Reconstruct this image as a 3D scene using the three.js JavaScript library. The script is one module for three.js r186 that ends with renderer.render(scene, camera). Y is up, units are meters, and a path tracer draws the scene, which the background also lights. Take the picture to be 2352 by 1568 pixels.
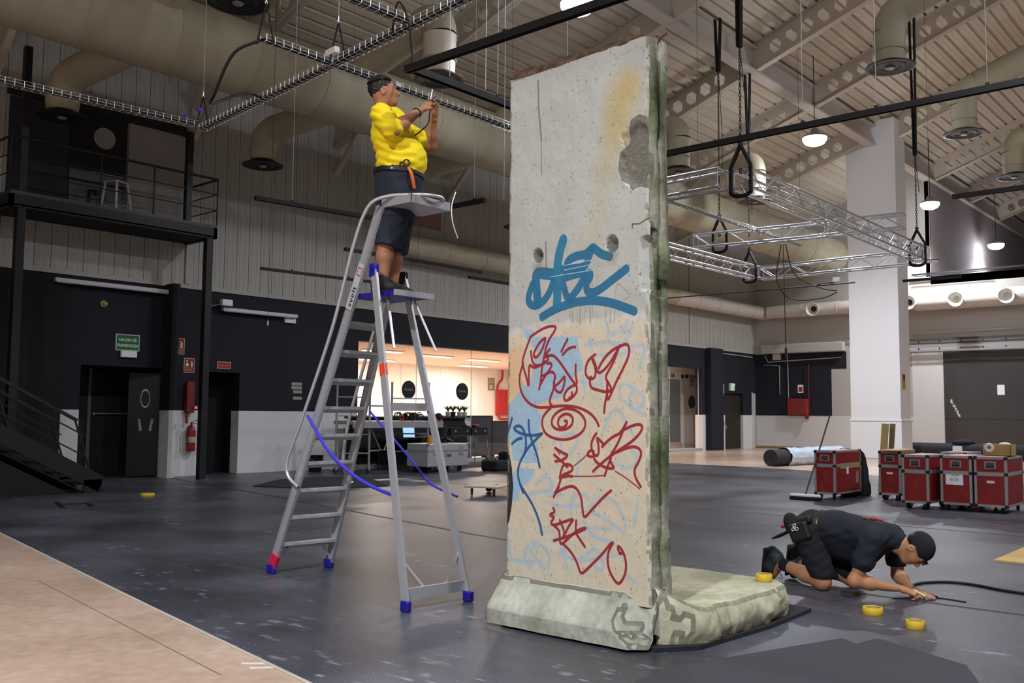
import * as THREE from 'three';
import { mergeGeometries, mergeVertices } from 'three/addons/utils/BufferGeometryUtils.js';
import { RoundedBoxGeometry } from 'three/addons/geometries/RoundedBoxGeometry.js';
import { RectAreaLightUniformsLib } from 'three/addons/lights/RectAreaLightUniformsLib.js';

// ---------------------------------------------------------------- camera, exposure, lights
const scene = new THREE.Scene();
scene.background = new THREE.Color(0x000000);
const camera = new THREE.PerspectiveCamera(40.07, 2352 / 1568, 0.05, 200);
{
  const yaw = THREE.MathUtils.degToRad(40.8), pitch = THREE.MathUtils.degToRad(4.4), roll = THREE.MathUtils.degToRad(0.46);
  const fwd = new THREE.Vector3(Math.cos(yaw) * Math.cos(pitch), Math.sin(pitch), -Math.sin(yaw) * Math.cos(pitch));
  const right = new THREE.Vector3().crossVectors(fwd, new THREE.Vector3(0, 1, 0)).normalize();
  const up = new THREE.Vector3().crossVectors(right, fwd);
  const r2 = right.clone().multiplyScalar(Math.cos(roll)).addScaledVector(up, Math.sin(roll));
  const u2 = up.clone().multiplyScalar(Math.cos(roll)).addScaledVector(right, -Math.sin(roll));
  camera.matrix.makeBasis(r2, u2, fwd.clone().negate()).setPosition(0, 1.37, 0);
  camera.matrix.decompose(camera.position, camera.quaternion, camera.scale);
}
const renderer = new THREE.WebGLRenderer({ antialias: true });
renderer.toneMapping = THREE.LinearToneMapping;
renderer.toneMappingExposure = 1.15;
renderer.shadowMap.enabled = true;
RectAreaLightUniformsLib.init();
// hall lamps: [x, y, z, candela]
const HALL_LAMPS = [[13.75, 9.1, -10.3, 105, 8], [24.7, 9.05, -10.3, 235, 18], [34.8, 9.0, -10.3, 200, 20], [43.8, 8.8, -10.3, 60, 14],
  [3.5, 12.0, 2.5, 270, 36], [14, 12.0, 2.5, 110, 50], [24.7, 12.0, 2.5, 130, 60], [-6, 10.6, -1.0, 760, 40]];   // the last number is the stray light of the milky lens
const ROOM_LAMP = 105;          // the strip lamps of the bright room behind the glass

// ---------------------------------------------------------------- helpers
let SEED = 7;
const rnd = () => { SEED = (SEED * 1664525 + 1013904223) >>> 0; return SEED / 4294967296; };
const rr = (a, b) => a + (b - a) * rnd();
const V = (x, y, z) => new THREE.Vector3(x, y, z);
const names = {};
function numbered(n) { const k = names[n] = (names[n] ?? -1) + 1; return k ? `${n}_${String(k).padStart(3, '0')}` : n; }
function tag(o, label, category, group) { o.userData.label = label; o.userData.category = category; if (group) o.userData.group = group; return o; }
function thing(name, label, category, pos = [0, 0, 0], turn = 0, group) {
  const o = new THREE.Group(); o.name = numbered(name); o.position.set(...pos); o.rotation.y = turn; scene.add(o);
  return tag(o, label, category, group);
}
function part(name, geo, mat, parent, pos, rot) {
  const m = new THREE.Mesh(Array.isArray(geo) ? merge(geo) : geo, mat); m.name = parent ? name : numbered(name);
  if (pos) m.position.set(...pos); if (rot) m.rotation.set(...rot);
  (parent || scene).add(m); return m;
}
function solo(name, geo, mat, label, category, pos, rot, group) { return tag(part(name, geo, mat, null, pos, rot), label, category, group); }
function struct(name) { const o = new THREE.Group(); o.name = name; o.userData.kind = 'structure'; scene.add(o); return o; }
function structMesh(name, geo, mat) { const m = part(name, geo, mat, null); m.name = name; m.userData.kind = 'structure'; return m; }
function copyOf(src, name, label, pos, turn, group) {
  const c = src.clone(); c.name = numbered(name); scene.add(c); c.userData = { ...src.userData };
  if (label) c.userData.label = label; if (group) c.userData.group = group;
  if (pos) c.position.set(...pos); if (turn !== undefined) c.rotation.y = turn; return c;
}
function merge(list) { return mergeGeometries(list.map((g) => { const h = g.index ? g.toNonIndexed() : g; for (const k of Object.keys(h.attributes)) if (!['position', 'normal', 'uv'].includes(k)) h.deleteAttribute(k); return h; })); }
function B(w, h, d, x = 0, y = 0, z = 0, rx = 0, ry = 0, rz = 0) { const g = new THREE.BoxGeometry(w, h, d); if (rx) g.rotateX(rx); if (ry) g.rotateY(ry); if (rz) g.rotateZ(rz); return g.translate(x, y, z); }
function BB(x0, x1, y0, y1, z0, z1) { return B(x1 - x0, y1 - y0, z1 - z0, (x0 + x1) / 2, (y0 + y1) / 2, (z0 + z1) / 2); }
function RB(w, h, d, r, x = 0, y = 0, z = 0, rx = 0, ry = 0, rz = 0) { const g = new RoundedBoxGeometry(w, h, d, 2, r); if (rx) g.rotateX(rx); if (ry) g.rotateY(ry); if (rz) g.rotateZ(rz); return g.translate(x, y, z); }
function alignY(g, a, b) { const d = V(...b).sub(V(...a)), q = new THREE.Quaternion().setFromUnitVectors(V(0, 1, 0), d.clone().normalize()); return g.applyQuaternion(q).translate((a[0] + b[0]) / 2, (a[1] + b[1]) / 2, (a[2] + b[2]) / 2); }
function rod(a, b, r, seg = 8, r2 = r) { return alignY(new THREE.CylinderGeometry(r2, r, V(...a).distanceTo(V(...b)), seg), a, b); }
// a rectangular bar from a to b, w across and t along the given side direction
function bar(a, b, w, t, side = [1, 0, 0]) {
  const A = V(...a), D = V(...b).sub(A), L = D.length(), y = D.clone().normalize(); let x = V(...side); x.addScaledVector(y, -x.dot(y)).normalize(); const z = V(0, 0, 0).crossVectors(x, y);
  const g = new THREE.BoxGeometry(w, L, t); g.applyMatrix4(new THREE.Matrix4().makeBasis(x, y, z).setPosition(A.addScaledVector(D, 0.5))); return g;
}
function tube(pts, r, seg = 24, rad = 8, closed = false, tension) { return new THREE.TubeGeometry(new THREE.CatmullRomCurve3(pts.map((p) => V(...p)), closed, tension !== undefined ? 'catmullrom' : 'centripetal', tension), seg, r, rad, closed); }
function lathe(pts, seg = 24) { return new THREE.LatheGeometry(pts.map((p) => new THREE.Vector2(...p)), seg); }
function disc(r, h, seg = 24) { return new THREE.CylinderGeometry(r, r, h, seg); }
function torus(r, t, a = 6, b = 16) { return new THREE.TorusGeometry(r, t, a, b); }
function prism(pts, depth, bevel = 0) { const s = new THREE.Shape(pts.map((p) => new THREE.Vector2(...p))); return new THREE.ExtrudeGeometry(s, { depth, bevelEnabled: bevel > 0, bevelSize: bevel, bevelThickness: bevel, bevelSegments: 1, steps: 1 }); }
function flatPrism(pts, y0, y1) { const g = prism(pts.map(([x, z]) => [x, -z]), y1 - y0); return g.rotateX(-Math.PI / 2).translate(0, y0, 0); }
// uv in metres from the face direction
function boxUV(g, k = 1) {
  const h = g.index ? g.toNonIndexed() : g, p = h.attributes.position, n = h.attributes.normal, uv = new Float32Array(p.count * 2);
  for (let i = 0; i < p.count; i++) {
    const ax = Math.abs(n.getX(i)), ay = Math.abs(n.getY(i)), az = Math.abs(n.getZ(i));
    const [u, v] = ay >= ax && ay >= az ? [p.getX(i), p.getZ(i)] : ax >= az ? [p.getZ(i), p.getY(i)] : [p.getX(i), p.getY(i)];
    uv[2 * i] = u * k; uv[2 * i + 1] = v * k;
  }
  h.setAttribute('uv', new THREE.BufferAttribute(uv, 2)); return h;
}
// ---------------------------------------------------------------- procedural textures
function hash(x, y, s) { let h = (x * 374761393 + y * 668265263 + s * 974634777) | 0; h = Math.imul(h ^ (h >>> 13), 1274126177); return ((h ^ (h >>> 16)) >>> 0) / 4294967296; }
function noise2(x, y, per, s) { const xi = Math.floor(x), yi = Math.floor(y), fx = x - xi, fy = y - yi, u = fx * fx * (3 - 2 * fx), v = fy * fy * (3 - 2 * fy), m = (a) => ((a % per) + per) % per;
  const a = hash(m(xi), m(yi), s), b = hash(m(xi + 1), m(yi), s), c = hash(m(xi), m(yi + 1), s), d = hash(m(xi + 1), m(yi + 1), s); return a + (b - a) * u + (c - a) * v + (a - b - c + d) * u * v; }
function fbm(x, y, per, oct, s) { let t = 0, a = 0.5, n = 0; for (let o = 0; o < oct; o++) { t += a * noise2(x, y, per, s + o); n += a; a *= 0.5; x *= 2; y *= 2; per *= 2; } return t / n; }
function tex(w, h, fn, srgb = true) { const d = new Uint8Array(w * h * 4); for (let y = 0; y < h; y++) for (let x = 0; x < w; x++) { const c = fn(x / w, y / h), i = 4 * (y * w + x); d[i] = c[0]; d[i + 1] = c[1]; d[i + 2] = c[2]; d[i + 3] = 255; }
  const t = new THREE.DataTexture(d, w, h); t.wrapS = t.wrapT = THREE.RepeatWrapping; t.magFilter = THREE.LinearFilter; t.minFilter = THREE.LinearMipmapLinearFilter; t.generateMipmaps = true; if (srgb) t.colorSpace = THREE.SRGBColorSpace; t.needsUpdate = true; return t; }
function rep(t, k) { const c = t.clone(); c.repeat.set(k, k); c.needsUpdate = true; return c; }
const cl = (v) => Math.max(0, Math.min(255, v));
function canvasTex(w, h, draw) { const c = document.createElement('canvas'); c.width = w; c.height = h; draw(c.getContext('2d'), w, h); const t = new THREE.CanvasTexture(c); t.colorSpace = THREE.SRGBColorSpace; t.anisotropy = 8; return t; }
const S = (css) => new THREE.Color(css);
const std = (css, roughness = 0.7, metalness = 0, more = {}) => new THREE.MeshStandardMaterial({ color: S(css), roughness, metalness, ...more });
const grainT = tex(256, 256, (u, v) => { const n = fbm(u * 8, v * 8, 8, 4, 3) * 255; return [n, n, n]; }, false);
const fineT = tex(256, 256, (u, v) => { const n = (0.5 * fbm(u * 64, v * 64, 64, 2, 9) + 0.5 * hash(Math.floor(u * 256), Math.floor(v * 256), 4)) * 255; return [n, n, n]; }, false);
const mottle = (r, g, b, amp, s, cells = 6) => tex(256, 256, (u, v) => { const n = (fbm(u * cells, v * cells, cells, 5, s) - 0.5) * 2 * amp; return [cl(r + n), cl(g + n), cl(b + n)]; });
const M = {
  vinyl: new THREE.MeshStandardMaterial({ map: rep(tex(1024, 1024, (u, v) => {
    const a = fbm(u * 5, v * 5, 5, 5, 21), b = fbm(u * 40, v * 6, 2, 3, 22); let n = 72 + (a - 0.5) * 62 + (b - 0.5) * 16;
    const s = hash(Math.floor(u * 512), Math.floor(v * 512), 5); if (s > 0.9985) n += 70; const q = fbm(u * 90, v * 34, 90, 2, 31) + 0.35 * (fbm(u * 6, v * 6, 6, 2, 33) - 0.5); if (q > 0.79) n += (q - 0.79) * 300;
    return [cl(n * 0.97), cl(n * 0.99), cl(n * 1.1)]; }), 0.22), roughness: 0.36, bumpMap: rep(fineT, 1.4), bumpScale: 0.0014 }),
  terrazzo: new THREE.MeshStandardMaterial({ map: rep(tex(512, 512, (u, v) => { const n = (fbm(u * 5, v * 5, 5, 5, 11) - 0.5) * 34 + (fbm(u * 70, v * 70, 70, 2, 12) - 0.5) * 22; return [cl(196 + n), cl(170 + n), cl(150 + n)]; }), 0.25), roughness: 0.24 }),
  seam: std('#26272c', 0.6), floorLine: std('#6d5f55', 0.6), whiteTape: std('#d8d6cf', 0.7),
  navy: std('#080b18', 0.8), white: std('#cfcfcf', 0.75), clad: std('#a3a19a', 0.6), cladDark: std('#8a877f', 0.7), deck: std('#c8bfad', 0.6), beam: std('#b8ad9d', 0.6), girder: std('#c2bab4', 0.6),
  endWall: std('#a9a49c', 0.8), endWhite: std('#c6c4c2', 0.8), darkBoard: std('#35302f', 0.75), brownWall: std('#94898a', 0.85), column: std('#dfe1e4', 0.75),
  duct: new THREE.MeshStandardMaterial({ map: rep(mottle(172, 166, 142, 14, 41), 0.5), roughness: 0.55 }), ductWhite: std('#c3bcb2', 0.5), diffuser: std('#4c4c4b', 0.4, 0.3), diffuserDark: std('#1c1d20', 0.6),
  black: std('#0d0e11', 0.55), blackGloss: std('#0b0c10', 0.35), blackMatte: std('#101114', 0.9), rubber: std('#15161a', 0.85), steel: std('#a3a4a8', 0.4, 0.5), alu: std('#ccced3', 0.34, 0.6), aluDull: std('#b9bbbf', 0.42, 0.5), chrome: std('#e6e9ee', 0.25, 0.6), trussAlu: std('#cfd2d8', 0.28, 0.8), zinc: std('#c8ccd4', 0.28, 0.95), chain: std('#3a3733', 0.5, 0.7),
  blueP: std('#1f1a8c', 0.4), blueStrap: std('#3a35d0', 0.6), red: std('#8e1f1a', 0.45), redDark: std('#7a1f1c', 0.5), redCase: new THREE.MeshStandardMaterial({ map: rep(mottle(128, 22, 20, 14, 51), 1), roughness: 0.5 }), yellowTape: std('#d9b62c', 0.5), tapeCore: std('#b9975c', 0.8), orange: std('#d86a1c', 0.5), cardboard: std('#a98f58', 0.85), ply: std('#c3a667', 0.75), paper: std('#e4e4e4', 0.8), plastic: std('#e6e8ea', 0.5),
  glass: new THREE.MeshPhysicalMaterial({ color: 0xffffff, transmission: 1, thickness: 0, roughness: 0.0, ior: 1.45 }), film: new THREE.MeshPhysicalMaterial({ color: S('#dfe9f2'), transmission: 0.35, thickness: 0, roughness: 0.35 }),
  glow: new THREE.MeshStandardMaterial({ color: 0xffffff, emissive: S('#f4f8ff'), emissiveIntensity: 14, roughness: 0.5 }), glowRoom: new THREE.MeshStandardMaterial({ color: 0xffffff, emissive: S('#fff6ea'), emissiveIntensity: 7, roughness: 0.5 }), screen: new THREE.MeshStandardMaterial({ color: 0x111111, emissive: S('#a9d4ff'), emissiveIntensity: 1.0, roughness: 0.3 }),
  skin: new THREE.MeshStandardMaterial({ color: S('#a87455'), roughness: 0.6 }), skin2: new THREE.MeshStandardMaterial({ color: S('#b07c58'), roughness: 0.6 }), hair: std('#0d0b0a', 0.5), eye: std('#101010', 0.2), eyeWhite: std('#d5cfc8', 0.4),
  yellowShirt: new THREE.MeshStandardMaterial({ color: S('#f2d80f'), roughness: 0.85 }), shorts: std('#1c2230', 0.9), shorts2: std('#101319', 0.95), shirt2: std('#131722', 0.9), shoe: std('#0e0f10', 0.7), shoe2: std('#2f3837', 0.75), sole: std('#23282a', 0.8), sock: std('#0f1120', 0.95),
  roomWhite: std('#f4f4f0', 0.8), roomCeil: std('#ecd6c6', 0.8), leaf: std('#3f6b2a', 0.7), pot: std('#b9b4b4', 0.6), wood: std('#8a6a3c', 0.7), woodDark: std('#4b3a22', 0.7), bag: std('#7a7a25', 0.8), pvc: std('#a5a39d', 0.6), concreteDark: std('#56544c', 0.95), rust: new THREE.MeshStandardMaterial({ map: rep(mottle(88, 66, 52, 40, 61, 10), 3), roughness: 0.85 }),
};
const GRAFFITI = {
  teal: [
    { s: [473,2496,455,2454,428,2355,428,2282,425,2078] },
    { s: [419,2275,326,2291,241,2306,251,2223,262,2104] },
    { s: [222,2233,185,2169,180,2109,233,2080,299,2097,355,2149,392,2226,410,2269] },
    { s: [501,2326,510,2361,581,2383,652,2383,687,2408,713,2426,747,2394,790,2365,841,2353] },
    { s: [474,2306,564,2302,652,2304,678,2359,704,2413] },
    { s: [474,2248,555,2263,635,2270,644,2255,635,2220,582,2153,520,2100,493,2145,474,2212] },
    { s: [635,2263,652,2204,687,2223,696,2250,678,2266,661,2197,661,2147,705,2129,773,2152,857,2201,964,2261] },
    { s: [300,2006,374,2038,475,2067,600,2087,730,2085,841,2064,940,2029,1021,1997] },
  ],
  red: [
    { s: [201,1877,263,1911,347,1940,412,1940,417,1918,366,1862,339,1813,321,1748,302,1675,294,1581,280,1530] },
    { s: [201,1877,178,1826,140,1746,131,1702,170,1612,195,1538,189,1627,193,1700,227,1670,284,1683,330,1711] },
    { s: [329,1864,292,1851,245,1794,226,1751,255,1735,302,1785,329,1849] },
    { s: [207,1781,217,1714,246,1684,302,1690,358,1717,339,1754] },
    { s: [140,1701,112,1643,108,1569,133,1494,191,1436,267,1410,351,1411,442,1422,532,1422,620,1408,697,1374,740,1333,757,1299] },
    { s: [294,1566,322,1610,358,1645,386,1681,377,1702,349,1696] },
    { s: [312,1617,368,1645,404,1637,414,1608,396,1565,414,1522,460,1500,486,1550,495,1621,459,1579,414,1550] },
    { s: [330,1740,385,1760,440,1715,504,1642,549,1584,584,1549] },
    { s: [579,1683,575,1619,593,1556,549,1549,505,1521,482,1479,496,1450,549,1471,593,1513,584,1549] },
    { s: [549,1507,549,1478,531,1471] },
    { s: [405,1579,401,1522,373,1479,369,1436,387,1425] },
    { s: [378,1407,323,1371,300,1313,324,1248,389,1214,488,1202,585,1226,646,1269,659,1318,637,1359,585,1394,505,1408,433,1386,388,1343,384,1300,416,1272,479,1266,541,1288,563,1331,541,1366,487,1372,442,1343,434,1300,461,1276,506,1295,514,1326,492,1326] },
    { s: [367,1790,339,1762] },
    { s: [512,1849,463,1772] },
    { s: [575,1796,530,1798,472,1750] },
    { s: [731,1742,688,1722,658,1674,654,1618,688,1586,731,1596,735,1651,714,1700,697,1736,731,1686,748,1623,790,1636,841,1683,890,1750,915,1790] },
    { s: [757,1657,790,1712,857,1765,923,1790,972,1802,988,1767,980,1720,939,1646,890,1572,849,1491,824,1450,820,1512,824,1573] },
    { s: [907,1777,874,1696,824,1628,807,1594,841,1553,857,1518,816,1505,757,1519,697,1533,688,1575,697,1603] },
    { s: [828,1519,807,1450,799,1382] },
    { s: [740,1250,706,1215,698,1160,723,1113,757,1114,757,1182,740,1230,774,1203,799,1183,774,1162,857,1233,922,1254,963,1322] },
    { s: [963,1322,931,1255,890,1173,841,1117,849,1070,882,1038,807,1041,740,1072,715,1105,723,1140,689,1146,668,1111,706,1105] },
    { s: [939,1275,1019,1310,1074,1311,1078,1278,1019,1217,922,1160,824,1103,715,1016] },
    { s: [890,1139,979,1175,1042,1177,1074,1145,1050,1085,1018,1044,1026,992,1065,941] },
    { s: [849,1104,824,1049,803,993] },
    { s: [416,1151,480,1118,524,1112,480,1075,417,1066] },
    { s: [408,1108,516,1035] },
    { s: [453,961,467,1040,516,1056,560,1037,551,1008,480,984,453,961,516,979,551,977] },
    { s: [462,955,445,905,418,868] },
    { s: [446,903,405,838] },
    { s: [415,862,496,906,575,919,623,860,633,791,643,715,700,773,794,863,850,905] },
    { s: [401,766,426,745,365,724,406,712] },
    { s: [406,704,376,670,407,657,487,687,575,717,526,667,497,610,477,585,497,618,457,692] },
    { s: [407,562,487,586,585,626,672,664,634,661,566,624,487,554,457,544,457,591,447,637,407,657] },
    { s: [585,703,576,632,614,590,653,548] },
    { s: [487,547,547,506,596,442,620,376,653,395,720,456,794,524,841,581,873,599,831,543,822,475,841,410,886,356,913,352,949,401,963,461,949,526,922,567,895,579,913,529,931,538] },
  ],
  redthin: [
    { s: [551,977,673,981,791,993] },
    { s: [568,1044,647,1096,689,1139] },
    { s: [882,1024,962,988,1057,928] },
    { s: [416,1151,462,1103,444,1123] },
  ],
  blue: [
    { s: [143,1917,235,1920,235,1876,592,1863,605,1774,636,1688,632,1639,575,1633,549,1549,478,1479,360,1457,267,1428,277,1370,305,1363,287,1276,259,1204,274,1053,175,1041,59,1058,38,1183,-2,1226,37,1287,-23,1330,-24,1428,45,1450,132,1539,122,1583,190,1531,236,1684,264,1771,168,1871] },
    { s: [99,1016,251,1012,214,934,148,894,100,842,13,837,50,962] },
    { s: [35,896,122,901,113,794,37,781,16,705,-23,678,-24,768] },
  ],
  ochre: [
    { s: [32,1809,130,1828,121,1687,64,1525,6,1450,-24,1450,-26,1631] },
    { s: [236,1787,320,1799,312,1639,238,1538,195,1531] },
    { s: [266,1465,360,1465,442,1422,258,1370,229,1392] },
    { s: [-23,1353,37,1346,18,1271,-22,1241] },
  ],
  navy: [
    { s: [46,1339,27,1272,-11,1211] },
    { s: [192,1326,192,1260,221,1188,260,1117,288,1024] },
    { s: [306,1241,240,1225,164,1230,106,1244,62,1265,76,1287,125,1288,154,1259,174,1187,165,1114,118,1053,99,987,109,929,148,851] },
    { s: [306,1241,240,1189,184,1143,146,1091] },
    { s: [48,1168,87,1199,135,1208] },
    { s: [122,901,177,839,241,763,294,663,310,593] },
  ],
  pale: [
    { s: [824,1932,824,1849,857,1792,923,1790,988,1842,1012,1915] },
    { s: [832,1862,907,1879,988,1882] },
    { s: [939,1871,972,1944] },
    { s: [653,1807,815,1822,923,1797,1091,1777] },
    { s: [688,1841,705,1756] },
    { s: [748,1741,857,1731,1004,1753] },
    { s: [915,1545,947,1558,1004,1537,1051,1503,1090,1477,1090,1437,1043,1397,995,1417,979,1477,1011,1510] },
    { s: [915,1538,915,1477,955,1437,1043,1383,1106,1364] },
    { s: [782,1231,824,1354,882,1403,923,1382,971,1302,1019,1237] },
    { s: [461,1195,453,1131,515,1091,586,1170,594,1240,532,1246,461,1223,398,1179] },
    { s: [857,1077,938,1040,1018,1057,1042,1125,1003,1156] },
    { s: [619,1576,774,1547] },
    { s: [636,1618,654,1492] },
    { s: [765,1685,757,1616,790,1519] },
    { s: [1099,1763,1052,1637] },
    { s: [129,1933,225,1924,177,1871,129,1933] },
    { s: [603,1094,595,990] },
    { s: [261,915,280,952,354,963,409,910,336,863] },
    { s: [40,519,29,437,74,393,233,402] },
    { s: [159,434,180,517,253,540,346,509,382,442,358,369,306,402,243,451,201,495,274,510] },
    { s: [468,521,527,551,448,473] },
    { s: [468,514,518,411] },
    { s: [776,515,757,543,701,537,682,505,625,468,527,458,497,501] },
    { s: [625,461,757,483,841,507,922,538] },
    { s: [720,448,757,408,804,435,776,492] },
    { s: [546,746,536,807,584,873,671,863] },
    { s: [672,779,757,861,850,867,914,804,958,711,949,644,886,697,794,742,710,759] },
    { s: [681,665,850,672] },
    { s: [396,790,506,782,624,798] },
    { s: [198,840,303,879,486,851] },
    { s: [643,707,682,634,794,599,877,592] },
    { s: [1043,850,1016,701] },
    { s: [958,416,1037,368] },
    { s: [19,403,254,412] },
  ],
};
// ---------------------------------------------------------------- the hall
const ZL = -18.2, XE = 37, ZG = -11.0, SL = 0.355, ROOF0 = 11.13;
const roofY = (z) => ROOF0 + SL * (z - ZG);
const TH = Math.atan(SL);
{ // floor
  const f = struct('floor');
  part('floor_slab', boxUV(BB(-16, 56, -0.3, 0, -34, 20)), M.terrazzo, f);
  for (const [a, b] of [[[3.32, -7.9], [2.8, -4.4]], [[1.9, -8.5], [1.3, -4]]]) part('floor_joint', bar([a[0], 0.0008, a[1]], [b[0], 0.0008, b[1]], 0.006, 0.0016, [1, 0, 0]), M.floorLine, f);
  for (const [a, b] of [[[3.0, -4.52], [3.1, -4.42]], [[2.98, -4.41], [3.1, -4.3]]]) part('tape_mark', bar([a[0], 0.001, a[1]], [b[0], 0.001, b[1]], 0.02, 0.002, [1, 0, 0]), M.whiteTape, f);
  // dark vinyl laid over it in wide strips
  const at = (line, z) => { for (let i = 1; i < line.length; i++) if (z <= line[i][1] || i === line.length - 1) { const [x0, z0] = line[i - 1], [x1, z1] = line[i]; return x0 + (x1 - x0) * (z - z0) / (z1 - z0); } };
  const edges = [
    [[5.2, -18.2], [4.6, -13], [4.27, -11.19], [3.8, -8.5], [3.41, -6.27], [3.03, -4.04], [2.6, -1.5], [1.9, 3], [1.2, 9]],
    [[10.1, -18.2], [9.04, -12.71], [7.72, -6.77], [7.38, -4.0], [7.34, -2.5], [7.3, 9]],
    [[13.9, -18.2], [13.5, -13.5], [13.0, -12.2], [12.4, -7.4], [12.13, -2.7], [12.0, 9]],
    [[18.2, -18.2], [18, -8], [17.6, 9]],
    [[23.2, -18.2], [23.2, -11.3], [22.8, -9.7], [21.7, -7], [21.2, -4], [20.6, 9]]];
  for (let i = 0; i < 4; i++) {
    const pts = [], zs = []; for (let z = -18.2; z <= 9; z += 1.36) zs.push(z);
    for (const z of zs) pts.push([at(edges[i], z) + (i ? 0.006 : 0), z]); for (const z of zs.slice().reverse()) pts.push([at(edges[i + 1], z) - (i < 3 ? 0.006 : 0), z]);
    part('vinyl_sheet', boxUV(flatPrism(pts, 0, 0.004)), M.vinyl, f);
    if (i) for (let k = 1; k < zs.length; k++) { const [z0, z1] = [zs[k - 1], zs[k]]; part('seam_tape', bar([at(edges[i], z0), 0.0046, z0], [at(edges[i], z1), 0.0046, z1], i === 1 ? 0.055 : 0.06, 0.001, [1, 0, 0]), M.seam, f); }
  }
  part('vinyl_edge', merge(edges[0].slice(1).map((p, k) => bar([edges[0][k][0], 0.003, edges[0][k][1]], [p[0], 0.003, p[1]], 0.025, 0.004, [1, 0, 0]))), std('#b9b2a6', 0.5), f);
}
function wallRun(w, x0, x1, tops = true, z = ZL) { // white below, navy above, 0.3 m thick
  part('white_band', BB(x0, x1, 0, 1.38, z - 0.3, z), M.white, w);
  part('navy_field', BB(x0, x1, 1.38, 4.0, z - 0.3, z), M.navy, w);
}
{ // left wall: white band, navy field, pale ribbed cladding above
  const w = struct('wall_left');
  wallRun(w, -16, 8.28); wallRun(w, 10.08, 11.05); wallRun(w, 11.82, 15.2); wallRun(w, 32.4, 34.26); wallRun(w, 35.82, 36.62);
  part('lintel', BB(8.28, 10.08, 2.25, 4.0, ZL - 0.3, ZL), M.navy, w); part('lintel', BB(11.05, 11.82, 2.22, 4.0, ZL - 0.3, ZL), M.navy, w);
  part('lintel', BB(15.2, 32.4, 3.17, 4.0, ZL - 0.3, ZL), M.navy, w); part('lintel', BB(34.26, 35.82, 2.27, 4.0, ZL - 0.3, ZL), M.navy, w); part('lintel', BB(36.62, 37.3, 2.32, 4.0, ZL - 0.3, ZL), M.navy, w);
  part('upper_wall', BB(-16, 37.3, 4.0, 8.9, ZL - 0.3, ZL - 0.06), M.cladDark, w);
  part('flashing', BB(-16, 37, 3.97, 4.06, ZL - 0.02, ZL + 0.03), M.clad, w);
  const pg = merge([BB(0, 0.297, 4.06, 8.45, -0.03, 0), BB(0.07, 0.1, 4.06, 8.45, 0, 0.005), BB(0.19, 0.22, 4.06, 8.45, 0, 0.005)]);
  for (let k = 0; k < 108; k++) part('cladding_panel', pg, M.clad, w, [3.6 + 0.31 * k, 0, ZL]);
  for (const x of [10.45, 21.2, 31.5]) part('wall_post', BB(x - 0.05, x + 0.05, 4.06, 8.6, ZL, ZL + 0.05), M.clad, w);
  part('pilaster', BB(9.96, 10.12, 1.38, 4.0, ZL, -17.85), M.navy, w); part('pilaster_base', BB(9.96, 10.12, 0, 1.38, ZL, -17.85), M.white, w);
  part('pilaster', BB(32.7, 33.68, 0, 4.0, ZL, -17.95), M.navy, w);
  part('dark_panel', BB(-2, 7.9, 0, 3.95, ZL, ZL + 0.06), M.blackMatte, w);
  // recess of the emergency door
  part('recess_side', BB(8.0, 8.28, 0, 2.25, -20.2, ZL - 0.3), M.navy, w); part('recess_side', BB(10.08, 10.36, 0, 2.25, -20.2, ZL - 0.3), M.navy, w); part('recess_top', BB(8.0, 10.36, 2.25, 2.45, -20.2, ZL - 0.3), M.navy, w); part('recess_back', BB(8.0, 10.36, 0, 2.45, -20.4, -20.2), M.blackMatte, w);
  part('recess_side', BB(10.9, 11.05, 0, 2.22, -20.2, ZL - 0.3), M.blackMatte, w); part('recess_side', BB(11.82, 11.97, 0, 2.22, -20.2, ZL - 0.3), M.blackMatte, w); part('recess_top', BB(10.9, 11.97, 2.22, 2.4, -20.2, ZL - 0.3), M.blackMatte, w); part('recess_back', BB(10.9, 11.97, 0, 2.4, -20.4, -20.2), M.blackMatte, w);
  part('recess_floor', BB(8.28, 10.08, 0, 0.006, -20.2, ZL - 0.05), std('#2b2a2a', 0.7), w); part('recess_floor', BB(11.05, 11.82, 0, 0.006, -20.2, ZL - 0.05), M.blackMatte, w);
  part('plinth', BB(15.2, 32.4, 0, 0.1, ZL - 0.3, ZL + 0.02), M.pvc, w);
}
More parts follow.
